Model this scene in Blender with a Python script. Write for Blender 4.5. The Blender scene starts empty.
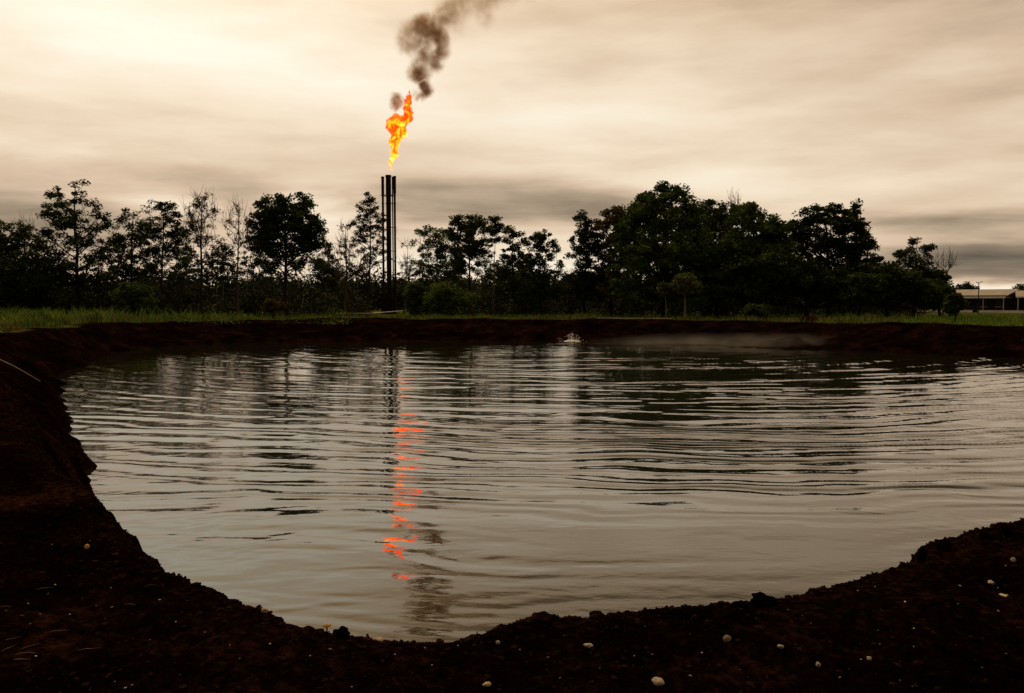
import bpy, bmesh, math, random
import numpy as np
from mathutils import Vector

R = math.radians
rng = np.random.default_rng(7)
random.seed(7)
scene = bpy.context.scene
col = scene.collection

# ------------------------------------------------------------------ camera
W, H = 1024, 693
F = 797.0
PITCH = R(3.2)
EYE = 3.0            # metres above the water
LAND = 1.4           # level of the land round the pit
cam_d = bpy.data.cameras.new('camera')
cam_d.sensor_width = 36.0
cam_d.lens = 36.0 * F / W
cam_d.clip_start = 0.05
cam_d.clip_end = 6000
cam = bpy.data.objects.new('camera', cam_d)
cam.location = (0, 0, EYE)
cam.rotation_euler = (R(90) - PITCH, 0, 0)
col.objects.link(cam)
scene.camera = cam


def ray(px, py):
    u = (px - W / 2) / F
    v = (H / 2 - py) / F
    return np.array([u, math.cos(PITCH) + v * math.sin(PITCH), -math.sin(PITCH) + v * math.cos(PITCH)])


def on_plane(px, py, z):
    d = ray(px, py)
    t = (z - EYE) / d[2]
    return np.array([d[0] * t, d[1] * t, z])


def at(px, py, D):
    d = ray(px, py)
    t = D / d[1]
    return np.array([d[0] * t, D, EYE + d[2] * t])


# ------------------------------------------------------------------ object helpers
def tag(o, label=None, cat=None, group=None, kind=None):
    if label: o['label'] = label
    if cat: o['category'] = cat
    if group: o['group'] = group
    if kind: o['kind'] = kind
    return o


def empty(name, loc, label, cat, group=None, rz=0):
    o = bpy.data.objects.new(name, None)
    o.empty_display_size = 0.3
    o.location = [float(c) for c in loc]
    o.rotation_euler = (0, 0, rz)
    col.objects.link(o)
    return tag(o, label, cat, group)


def mesh_np(name, verts, faces, mat, parent=None, smooth=False, loc=(0, 0, 0)):
    """verts (n,3), faces: (m,k) array of one size, or list of such arrays"""
    me = bpy.data.meshes.new(name)
    verts = np.asarray(verts, np.float32)
    if not isinstance(faces, list): faces = [faces]
    faces = [np.asarray(f, np.int32) for f in faces if len(f)]
    me.vertices.add(len(verts))
    me.vertices.foreach_set('co', verts.ravel())
    loops = np.concatenate([f.ravel() for f in faces])
    tot = np.concatenate([np.full(len(f), f.shape[1], np.int32) for f in faces])
    start = np.concatenate([[0], np.cumsum(tot)[:-1]]).astype(np.int32)
    me.loops.add(len(loops))
    me.loops.foreach_set('vertex_index', loops)
    me.polygons.add(len(tot))
    me.polygons.foreach_set('loop_start', start)
    me.polygons.foreach_set('use_smooth', np.full(len(tot), smooth, bool))
    me.update(calc_edges=True)
    me.validate()
    if mat: me.materials.append(mat)
    o = bpy.data.objects.new(name, me)
    o.location = [float(c) for c in loc]
    col.objects.link(o)
    if parent: o.parent = parent
    return o


def mesh_bm(name, bm, mat, parent=None, smooth=False, loc=(0, 0, 0)):
    bmesh.ops.recalc_face_normals(bm, faces=bm.faces)
    me = bpy.data.meshes.new(name)
    bm.to_mesh(me)
    bm.free()
    for p in me.polygons: p.use_smooth = smooth
    me.materials.append(mat)
    o = bpy.data.objects.new(name, me)
    o.location = [float(c) for c in loc]
    col.objects.link(o)
    if parent: o.parent = parent
    return o


def bm_box(bm, lo, hi):
    (x0, y0, z0), (x1, y1, z1) = lo, hi
    v = [bm.verts.new(p) for p in ((x0, y0, z0), (x1, y0, z0), (x1, y1, z0), (x0, y1, z0),
                                   (x0, y0, z1), (x1, y0, z1), (x1, y1, z1), (x0, y1, z1))]
    for f in ((0, 3, 2, 1), (4, 5, 6, 7), (0, 1, 5, 4), (1, 2, 6, 5), (2, 3, 7, 6), (3, 0, 4, 7)):
        bm.faces.new([v[i] for i in f])


def bm_lathe(bm, prof, n=16, c=(0, 0)):
    """prof: list of (radius, z)"""
    rings = []
    for r, z in prof:
        rings.append([bm.verts.new((c[0] + r * math.cos(2 * math.pi * k / n), c[1] + r * math.sin(2 * math.pi * k / n), z)) for k in range(n)])
    for a, b in zip(rings, rings[1:]):
        for k in range(n):
            bm.faces.new((a[k], a[(k + 1) % n], b[(k + 1) % n], b[k]))
    bm.faces.new(list(reversed(rings[0])))
    bm.faces.new(rings[-1])


class Tubes:
    """many tapered tubes collected into arrays"""
    def __init__(self): self.v, self.f, self.n = [], [], 0

    def add(self, pts, radii, sides=5):
        pts = np.asarray(pts, float)
        m = len(pts)
        tan = np.gradient(pts, axis=0)
        tan /= np.linalg.norm(tan, axis=1)[:, None] + 1e-9
        ref = np.array([0.31, 0.77, 0.2]) if abs(tan[0][2]) > 0.5 else np.array([0, 0, 1.0])
        a = np.cross(tan, ref); a /= np.linalg.norm(a, axis=1)[:, None] + 1e-9
        b = np.cross(tan, a)
        th = np.arange(sides) * 2 * math.pi / sides
        ring = (a[:, None, :] * np.cos(th)[None, :, None] + b[:, None, :] * np.sin(th)[None, :, None])
        v = pts[:, None, :] + ring * np.asarray(radii, float)[:, None, None]
        self.v.append(v.reshape(-1, 3))
        i = np.arange(m - 1)[:, None] * sides
        k = np.arange(sides)[None, :]
        k2 = (k + 1) % sides
        f = np.stack([i + k, i + k2, i + sides + k2, i + sides + k], -1).reshape(-1, 4) + self.n
        self.f.append(f)
        self.n += m * sides

    def build(self, name, mat, parent=None, loc=(0, 0, 0)):
        v = np.concatenate(self.v) - np.asarray(loc)
        o = mesh_np(name, v, np.concatenate(self.f), mat, parent, True)
        if parent is None: o.location = loc
        return o


# ------------------------------------------------------------------ numpy noise
def _hash(ix, iy, s):
    h = (ix.astype(np.int64) * 374761393 + iy.astype(np.int64) * 668265263 + s * 1442695041) & 0xffffffff
    h = ((h ^ (h >> 13)) * 1274126177) & 0xffffffff
    h = h ^ (h >> 16)
    return (h & 0xffff) / 65535.0


def vnoise(x, y, s=0):
    ix, iy = np.floor(x), np.floor(y)
    fx, fy = x - ix, y - iy
    fx = fx * fx * fx * (fx * (fx * 6 - 15) + 10)
    fy = fy * fy * fy * (fy * (fy * 6 - 15) + 10)
    a = _hash(ix, iy, s); b = _hash(ix + 1, iy, s); c = _hash(ix, iy + 1, s); d = _hash(ix + 1, iy + 1, s)
    return (a + (b - a) * fx) * (1 - fy) + (c + (d - c) * fx) * fy - 0.5


def fbm(x, y, oct=4, s=0, gain=0.5):
    out, amp = 0, 1.0
    for o in range(oct):
        out = out + amp * vnoise(x, y, s + o * 17)
        x, y = x * 2.03 + 5.2 * o, y * 2.03 - 3.7 * o
        amp *= gain
    return out


# ------------------------------------------------------------------ materials
def new_mat(name):
    m = bpy.data.materials.new(name)
    m.use_nodes = True
    nt = m.node_tree
    nt.nodes.clear()
    out = nt.nodes.new('ShaderNodeOutputMaterial')
    return m, nt, out


def N(nt, kind, **kw):
    n = nt.nodes.new(kind)
    for k, v in kw.items():
        if k.startswith('i_'):
            key = k[2:]
            n.inputs[int(key) if key.isdigit() else key.replace('_', ' ')].default_value = v
        else:
            setattr(n, k, v)
    return n


def ramp(nt, fac, stops):
    n = nt.nodes.new('ShaderNodeValToRGB')
    e = n.color_ramp.elements
    e[0].position, e[0].color = stops[0][0], (*stops[0][1], 1)
    e[1].position, e[1].color = stops[-1][0], (*stops[-1][1], 1)
    for p, c in stops[1:-1]:
        el = e.new(p); el.color = (*c, 1)
    nt.links.new(fac, n.inputs[0])
    return n


def mat_noise(name, stops, scale, rough=0.9, bump=0.0, bump_scale=None, spec=0.3, objrand=False, detail=6, coord='Object', metallic=0.0, bdist=0.02):
    m, nt, out = new_mat(name)
    tc = N(nt, 'ShaderNodeTexCoord')
    nz = N(nt, 'ShaderNodeTexNoise', i_Scale=scale, i_Detail=detail, i_Roughness=0.62)
    nt.links.new(tc.outputs[coord], nz.inputs['Vector'])
    fac = nz.outputs['Fac']
    if objrand:
        oi = N(nt, 'ShaderNodeObjectInfo')
        a = N(nt, 'ShaderNodeMath', operation='MULTIPLY_ADD', i_1=0.5, i_2=-0.25)
        nt.links.new(oi.outputs['Random'], a.inputs[0])
        b = N(nt, 'ShaderNodeMath', operation='ADD')
        nt.links.new(fac, b.inputs[0]); nt.links.new(a.outputs[0], b.inputs[1])
        fac = b.outputs[0]
    cr = ramp(nt, fac, stops)
    bs = N(nt, 'ShaderNodeBsdfPrincipled', i_Roughness=rough, i_Metallic=metallic)
    bs.inputs['Specular IOR Level'].default_value = spec
    nt.links.new(cr.outputs[0], bs.inputs['Base Color'])
    if bump:
        n2 = N(nt, 'ShaderNodeTexNoise', i_Scale=bump_scale or scale * 4, i_Detail=8, i_Roughness=0.65)
        nt.links.new(tc.outputs[coord], n2.inputs['Vector'])
        bp = N(nt, 'ShaderNodeBump', i_Strength=bump, i_Distance=bdist)
        nt.links.new(n2.outputs['Fac'], bp.inputs['Height'])
        nt.links.new(bp.outputs[0], bs.inputs['Normal'])
    nt.links.new(bs.outputs[0], out.inputs[0])
    return m


def leaf_mat(name, dark, mid, light):
    m, nt, out = new_mat(name)
    tc = N(nt, 'ShaderNodeTexCoord')
    geo = N(nt, 'ShaderNodeNewGeometry')
    nz = N(nt, 'ShaderNodeTexNoise', i_Scale=0.55, i_Detail=4.0)
    nt.links.new(tc.outputs['Object'], nz.inputs['Vector'])
    oi = N(nt, 'ShaderNodeObjectInfo')
    s1 = N(nt, 'ShaderNodeMath', operation='MULTIPLY_ADD', i_1=0.35, i_2=-0.17)
    nt.links.new(geo.outputs['Random Per Island'], s1.inputs[0])
    s2 = N(nt, 'ShaderNodeMath', operation='MULTIPLY_ADD', i_1=0.2, i_2=-0.1)
    nt.links.new(oi.outputs['Random'], s2.inputs[0])
    a = N(nt, 'ShaderNodeMath', operation='ADD'); b = N(nt, 'ShaderNodeMath', operation='ADD')
    nt.links.new(nz.outputs['Fac'], a.inputs[0]); nt.links.new(s1.outputs[0], a.inputs[1])
    nt.links.new(a.outputs[0], b.inputs[0]); nt.links.new(s2.outputs[0], b.inputs[1])
    cr = ramp(nt, b.outputs[0], [(0.28, dark), (0.5, mid), (0.78, light)])
    bs = N(nt, 'ShaderNodeBsdfPrincipled', i_Roughness=0.7)
    bs.inputs['Specular IOR Level'].default_value = 0.06
    nt.links.new(cr.outputs[0], bs.inputs['Base Color'])
    tr = N(nt, 'ShaderNodeBsdfTranslucent')
    nt.links.new(cr.outputs[0], tr.inputs['Color'])
    mx = N(nt, 'ShaderNodeMixShader', i_0=0.15)
    nt.links.new(bs.outputs[0], mx.inputs[1]); nt.links.new(tr.outputs[0], mx.inputs[2])
    nt.links.new(mx.outputs[0], out.inputs[0])
    return m


M = {}
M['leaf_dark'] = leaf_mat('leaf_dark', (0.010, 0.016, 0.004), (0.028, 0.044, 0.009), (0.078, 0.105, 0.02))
M['leaf_shaded'] = leaf_mat('leaf_shaded', (0.007, 0.009, 0.003), (0.017, 0.021, 0.006), (0.05, 0.055, 0.013))  # darker leaf copy: shade within the wood put into the colour
M['leaf_green'] = leaf_mat('leaf_green', (0.022, 0.036, 0.007), (0.065, 0.105, 0.017), (0.15, 0.19, 0.035))
M['leaf_olive'] = leaf_mat('leaf_olive', (0.04, 0.032, 0.010), (0.10, 0.08, 0.024), (0.18, 0.14, 0.045))
M['leaf_pale'] = leaf_mat('leaf_pale', (0.05, 0.06, 0.02), (0.10, 0.115, 0.04), (0.16, 0.17, 0.07))
M['leaf_red'] = leaf_mat('leaf_red', (0.03, 0.010, 0.006), (0.07, 0.018, 0.009), (0.12, 0.03, 0.015))
M['grass'] = leaf_mat('grass', (0.035, 0.07, 0.008), (0.12, 0.21, 0.026), (0.28, 0.34, 0.06))
M['straw_grass'] = leaf_mat('straw_grass', (0.08, 0.06, 0.025), (0.17, 0.12, 0.05), (0.27, 0.19, 0.09))
M['bark'] = mat_noise('bark', [(0.3, (0.010, 0.007, 0.005)), (0.7, (0.028, 0.021, 0.015))], 3.0, 0.95, 0.5, 20, spec=0.1)
M['bark_pale'] = mat_noise('bark_pale', [(0.3, (0.12, 0.10, 0.075)), (0.7, (0.26, 0.22, 0.17))], 3.0, 0.95, 0.4, 20, spec=0.1)
M['twig'] = mat_noise('twig', [(0.3, (0.05, 0.036, 0.026)), (0.7, (0.10, 0.07, 0.05))], 3.0, 0.95, spec=0.1)
M['steel'] = mat_noise('steel', [(0.3, (0.006, 0.005, 0.004)), (0.7, (0.018, 0.013, 0.010))], 2.5, 0.8, 0.2, 30, spec=0.2)
M['rust'] = mat_noise('rust', [(0.3, (0.008, 0.005, 0.004)), (0.7, (0.026, 0.014, 0.009))], 2.0, 0.85, 0.2, 30, spec=0.2)
M['stone_pale'] = mat_noise('stone_pale', [(0.3, (0.13, 0.095, 0.055)), (0.7, (0.34, 0.27, 0.17))], 14, 0.85, 0.4, 60, objrand=True, spec=0.2)
M['stone_white'] = mat_noise('stone_white', [(0.3, (0.16, 0.13, 0.09)), (0.7, (0.42, 0.35, 0.26))], 20, 0.8, 0.3, 80, objrand=True, spec=0.2)
M['stone_orange'] = mat_noise('stone_orange', [(0.3, (0.30, 0.14, 0.05)), (0.7, (0.5, 0.26, 0.11))], 14, 0.8, 0.3, 60, spec=0.2)
M['straw'] = mat_noise('straw', [(0.3, (0.06, 0.03, 0.014)), (0.7, (0.2, 0.12, 0.06))], 20, 0.8, spec=0.2)
M['wood_pale'] = mat_noise('wood_pale', [(0.3, (0.2, 0.14, 0.09)), (0.7, (0.36, 0.27, 0.18))], 6, 0.8, 0.3, 40, spec=0.2)
M['clod'] = mat_noise('clod', [(0.3, (0.0015, 0.0009, 0.0007)), (0.6, (0.007, 0.0028, 0.0016)), (0.75, (0.022, 0.009, 0.005))], 9, 1.0, 0.8, 50, objrand=True, spec=0.0)
M['roof'] = mat_noise('roof', [(0.3, (0.21, 0.18, 0.14)), (0.7, (0.32, 0.27, 0.21))], 0.6, 0.6, spec=0.4)
M['white_paint'] = mat_noise('white_paint', [(0.3, (0.55, 0.53, 0.49)), (0.7, (0.75, 0.72, 0.67))], 1.0, 0.6, spec=0.3)
M['wall_dark'] = mat_noise('wall_dark', [(0.3, (0.025, 0.022, 0.018)), (0.7, (0.06, 0.05, 0.04))], 1.0, 0.9, spec=0.1)
M['wall_open'] = mat_noise('wall_open', [(0.3, (0.05, 0.045, 0.035)), (0.7, (0.09, 0.08, 0.06))], 1.0, 0.9, spec=0.1)
M['pipe_pale'] = mat_noise('pipe_pale', [(0.3, (0.22, 0.18, 0.13)), (0.7, (0.4, 0.34, 0.26))], 2, 0.6, spec=0.4)


def ground_mat():
    m, nt, out = new_mat('soil_and_turf')
    L = nt.links.new
    tc = N(nt, 'ShaderNodeTexCoord')
    # soil colour: black-brown with rusty and peaty patches
    n1 = N(nt, 'ShaderNodeTexNoise', i_Scale=0.7, i_Detail=7.0, i_Roughness=0.65)
    n2 = N(nt, 'ShaderNodeTexNoise', i_Scale=14.0, i_Detail=8.0, i_Roughness=0.7)
    L(tc.outputs['Object'], n1.inputs['Vector']); L(tc.outputs['Object'], n2.inputs['Vector'])
    ad = N(nt, 'ShaderNodeMath', operation='MULTIPLY_ADD', i_1=0.5)
    L(n2.outputs['Fac'], ad.inputs[0])
    h = N(nt, 'ShaderNodeMath', operation='MULTIPLY', i_1=0.5)
    L(n1.outputs['Fac'], h.inputs[0]); L(h.outputs[0], ad.inputs[2])
    soil = ramp(nt, ad.outputs[0], [(0.42, (0.0011, 0.0006, 0.00045)), (0.52, (0.0045, 0.0018, 0.0010)), (0.60, (0.021, 0.0075, 0.0038)), (0.70, (0.06, 0.025, 0.011))])
    # turf
    n3 = N(nt, 'ShaderNodeTexNoise', i_Scale=0.25, i_Detail=6.0, i_Roughness=0.7)
    L(tc.outputs['Object'], n3.inputs['Vector'])
    turf = ramp(nt, n3.outputs['Fac'], [(0.3, (0.02, 0.026, 0.006)), (0.5, (0.05, 0.062, 0.013)), (0.7, (0.10, 0.085, 0.028))])
    at_ = N(nt, 'ShaderNodeAttribute', attribute_name='turf')
    mx = N(nt, 'ShaderNodeMix', data_type='RGBA')
    L(at_.outputs['Fac'], mx.inputs[0]); L(soil.outputs[0], mx.inputs[6]); L(turf.outputs[0], mx.inputs[7])
    bs = N(nt, 'ShaderNodeBsdfPrincipled', i_Roughness=0.95)
    bs.inputs['Specular IOR Level'].default_value = 0.0
    L(mx.outputs[2], bs.inputs['Base Color'])
    n4 = N(nt, 'ShaderNodeTexNoise', i_Scale=38.0, i_Detail=8.0, i_Roughness=0.7)
    L(tc.outputs['Object'], n4.inputs['Vector'])
    b1 = N(nt, 'ShaderNodeBump', i_Strength=1.0, i_Distance=0.03)
    L(n4.outputs['Fac'], b1.inputs['Height'])
    L(b1.outputs[0], bs.inputs['Normal'])
    L(bs.outputs[0], out.inputs[0])
    return m


def water_mat():
    m, nt, out = new_mat('pond_water')
    L = nt.links.new
    tc = N(nt, 'ShaderNodeTexCoord')
    mp = N(nt, 'ShaderNodeMapping')
    mp.inputs['Scale'].default_value = (0.55, 1.0, 1.0)
    L(tc.outputs['Object'], mp.inputs[0])
    n = N(nt, 'ShaderNodeTexNoise', i_Scale=5.0, i_Detail=3.0, i_Roughness=0.5)
    L(mp.outputs[0], n.inputs['Vector'])
    bp = N(nt, 'ShaderNodeBump', i_Strength=0.5, i_Distance=0.006)
    L(n.outputs['Fac'], bp.inputs['Height'])
    bs = N(nt, 'ShaderNodeBsdfPrincipled', i_Roughness=0.03, i_IOR=1.75)   # index raised above plain water's to brighten the reflections
    bs.inputs['Base Color'].default_value = (0.009, 0.010, 0.004, 1)
    bs.inputs['Specular Tint'].default_value = (1.0, .88, .66, 1)
    L(bp.outputs[0], bs.inputs['Normal'])
    L(bs.outputs[0], out.inputs[0])
    return m


# ------------------------------------------------------------------ the pit: lip outline (world XY) and slope width
# (pixel x, pixel y, width of slope) for the lip at land level
LIP_PX = [(1024, 509, .5), (988, 516, .5), (942, 529, .5), (922, 535, .5), (908, 551, .5), (870, 565, .5), (820, 576, .5), (770, 584, .5),
          (720, 590, .5), (650, 597, .5), (600, 600, .5), (545, 600, .5), (500, 609, .5), (450, 626, .5), (400, 627, .5), (352, 623, .5), (308, 612, .5), (258, 592, .5),
          (196, 574, .5), (160, 558, .5), (133, 534, .5), (111, 507, .5), (87, 484, .45), (57, 461, .45), (36, 439, .55), (26, 419, .8), (8, 403, 1.2)]
lip = [(*on_plane(x, y, LAND)[:2], w) for x, y, w in LIP_PX]
lip += [(-13.9, 20.8, 1.9), (-20.8, 32, 2.2), (-26, 47, 2.5), (-27, 58, 4.5), (-22, 66, 8), (-14, 68, 7.5), (-4, 68, 7), (6, 67, 6), (16, 64, 7), (24, 57.5, 9),
        (31, 46.5, 6), (36, 36, 4), (35, 22, 3), (24, 12.5, 2), (11, 8.4, 1.2), (6.2, 7.0, 1.0)]
LIP = np.array(lip)


def pit(x, y):
    """signed distance to the lip (positive on land) and local slope width"""
    n = len(LIP)
    best = np.full(x.shape, 1e9)
    wid = np.zeros(x.shape)
    inside = np.zeros(x.shape, bool)
    for i in range(n):
        ax, ay, aw = LIP[i]; bx, by, bw = LIP[(i + 1) % n]
        dx, dy = bx - ax, by - ay
        t = np.clip(((x - ax) * dx + (y - ay) * dy) / (dx * dx + dy * dy), 0, 1)
        d = np.hypot(x - ax - t * dx, y - ay - t * dy)
        nb = d < best
        best = np.where(nb, d, best)
        wid = np.where(nb, aw + (bw - aw) * t, wid)
        cr = ((ay > y) != (by > y))
        xi = ax + (y - ay) / (by - ay + 1e-12) * dx
        inside ^= cr & (x < xi)
    return np.where(inside, -best, best), wid


def ground_z(x, y):
    s, w = pit(x, y)
    r = np.hypot(x, y)
    near = np.clip(1 - (r - 6) / 14, 0, 1)
    # ragged lip
    s = s + (fbm(x * 1.3, y * 1.3, 4, 3) * (0.18 + 0.05 * w) * (1 - 0.55 * near)) + np.clip(1 - (r - 4) / 9, 0, 1) * fbm(x * 8, y * 8, 5, 9, .62) * 0.055
    t = np.clip(s / w, -1.45, 0)
    z = LAND * (1 + t)
    z = z - 0.10 * np.exp(-np.clip(s, 0, 9) / 0.12) * near                        # rounded brink
    slope = np.clip(-t * 3, 0, 1) * np.clip((t + 1.1) * 4, 0, 1)
    z = z + slope * fbm(x * 0.9, y * 0.9, 4, 21) * 0.45
    land = np.clip(s / 0.6, 0, 1)
    nf = 1 / (1 + np.clip(r - 10, 0, 500) / 30)
    z = z + land * (fbm(x * 0.35, y * 0.35, 3, 31) * 0.16 + fbm(x * 1.7, y * 1.7, 3, 37) * 0.075) * nf
    z = z + near * (0.35 + 0.65 * land) * (fbm(x * 7, y * 7, 3, 41) * 0.035 + fbm(x * 21, y * 21, 3, 47, .6) * 0.022)
    # low spoil ridge along the far brink
    z = z + np.clip((r - 30) / 20, 0, 1) * np.exp(-((s - 1.0) / 1.6) ** 2) * (0.12 + 0.25 * fbm(x * 0.25, y * 0.25, 3, 51))
    return z, s


def build_ground():
    rr = [0.0, 0.5]
    r = 0.8
    while r < 95:
        rr.append(r)
        r += max(0.012, r * (0.0042 if r < 26 else 0.0075))
    while r < 5200:
        rr.append(r); r *= 1.12
    rr = np.array(rr)
    front = np.arange(-48, 48.01, 0.16)
    rest = np.arange(50, 310.1, 2.0)
    a = np.radians(np.concatenate([front, rest]))
    A, Rr = np.meshgrid(a, rr)
    x = Rr * np.sin(A); y = Rr * np.cos(A)
    z, s = ground_z(x, y)
    na, nr = len(a), len(rr)
    i = np.arange(nr - 1)[:, None] * na
    k = np.arange(na)[None, :]
    k2 = (k + 1) % na
    f = np.stack([i + k, i + k2, i + na + k2, i + na + k], -1).reshape(-1, 4)
    o = mesh_np('ground', np.stack([x, y, z], -1).reshape(-1, 3), f, ground_mat(), None, True)
    turf = np.clip((s - 1.6 + fbm(x * 0.5, y * 0.5, 4, 61) * 2.6) / 1.2, 0, 1) * np.clip((Rr - 36) / 10, 0, 1)
    at_ = o.data.attributes.new('turf', 'FLOAT', 'POINT')
    at_.data.foreach_set('value', turf.ravel().astype(np.float32))
    tag(o, 'black brown soil round the pit turning to turf behind it', 'ground', kind='structure')


build_ground()

# ------------------------------------------------------------------ water with ripples spreading from the splash
SPLASH = on_plane(572, 341.5, 0.0)


def build_water():
    rr = [2.6]
    while rr[-1] < 84: rr.append(rr[-1] * 1.0025)
    rr = np.array(rr)
    a = np.radians(np.arange(-50, 78.1, 0.3))
    A, Rr = np.meshgrid(a, rr)
    x = Rr * np.sin(A); y = Rr * np.cos(A)
    d = np.hypot(x - SPLASH[0], y - SPLASH[1])
    patch = np.clip(0.9 + 0.9 * fbm(x * 0.09, y * 0.16, 3, 71), 0.65, 1.5)
    left = np.clip((-x - 0.8) / 3.0, 0, 1) * np.clip(1 - (y - 5) / 16, 0, 1)
    calm = 1 - 0.72 * np.clip((x + 1.2) / 2.5, 0, 1) * np.clip((15 - y) / 7, 0, 1)
    z = np.zeros_like(x)
    warp = fbm(x * 0.14, y * 0.25, 3, 73) * 1.3 + fbm(x * 0.45, y * 0.9, 3, 79) * 0.42
    # the rings weaken with distance
    ring = (0.62 + 0.75 / (1 + d / 25.0)) * (0.52 + 0.95 * np.clip((Rr - 8) / 14, 0, 1)) * (1 + 0.75 * np.clip((x - 1.5) / 6, 0, 1) * np.clip((Rr - 18) / 14, 0, 1))
    for lam, sl, ph in ((1.35, 0.018, 5.1), (0.92, 0.034, 1.7), (0.68, 0.032, 4.0), (0.5, 0.026, 2.2), (0.34, 0.018, 3.3)):
        k = 2 * math.pi / lam
        mod = np.clip(0.9 + 1.3 * fbm(x * 0.16 + ph * 7, y * 0.35 + ph * 3, 2, 83 + int(ph * 10)), 0.3, 1.6)
        fade = np.clip((lam / (Rr * 0.0025) - 3.0) / 2.5, 0, 1)
        z += sl / k * (np.sin(k * (d + warp) + ph) + 0.22 * np.sin(2 * k * (d + warp) + 2 * ph + 1.2)) * mod * ring * patch * fade * calm
    # wind wavelets
    for lam, ang, sl in ((0.7, 12, 0.018), (0.5, -14, 0.024), (0.33, 22, 0.024), (0.21, -8, 0.020)):
        k = 2 * math.pi / lam
        c, s_ = math.cos(R(ang)), math.sin(R(ang))
        fade = np.clip((lam / (Rr * 0.0025) - 3.0) / 2.5, 0, 1)
        ph = (y * c + x * s_) + fbm(x * 0.5 + ang, y * 0.8, 3, 91 + ang) * 1.0
        mod = np.clip(0.5 + 1.8 * fbm(x * 0.3 + ang, y * 0.5 - ang, 3, 97), 0, 1.5)
        z += sl / k * np.sin(k * ph) * mod * fade * (0.28 + 1.0 * left * np.clip((Rr - 4) / 5, 0, 1) + 0.6 * np.clip((Rr - 13) / 10, 0, 1)) * calm
    # broad irregular swell
    z += fbm(x * 0.8, y * 1.3, 3, 101) * 0.008 * (0.5 + 0.9 * left) * calm
    na, nr = len(a), len(rr)
    i = np.arange(nr - 1)[:, None] * na
    k = np.arange(na - 1)[None, :]
    f = np.stack([i + k, i + na + k, i + na + k + 1, i + k + 1], -1).reshape(-1, 4)[:, ::-1]
    o = mesh_np('pond_water', np.stack([x, y, z], -1).reshape(-1, 3), f, water_mat(), None, True)
    tag(o, 'rippled grey pit water mirroring the sky and the flame', 'water', kind='structure')


build_water()


# ------------------------------------------------------------------ foliage
def leaf_quads(centres, size, flat=0.5, g=rng):
    """one rhombic leaf cluster face per centre"""
    n = len(centres)
    a = g.normal(size=(n, 3)); a[:, 2] *= flat
    a /= np.linalg.norm(a, axis=1)[:, None]
    b = g.normal(size=(n, 3))
    b -= (b * a).sum(1)[:, None] * a
    b /= np.linalg.norm(b, axis=1)[:, None]
    s = (size * g.uniform(0.55, 1.35, n))[:, None]
    wd = s * g.uniform(0.35, 0.6, (n, 1))
    v = np.stack([centres - a * s * .5, centres + b * wd * .5 + a * s * .08, centres + a * s * .5, centres - b * wd * .5 + a * s * .08], 1)
    return v.reshape(-1, 3), np.arange(n * 4).reshape(-1, 4)


def bez(p0, p1, p2, n=6):
    t = np.linspace(0, 1, n)[:, None]
    return (1 - t) ** 2 * p0 + 2 * t * (1 - t) * p1 + t * t * p2


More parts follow.
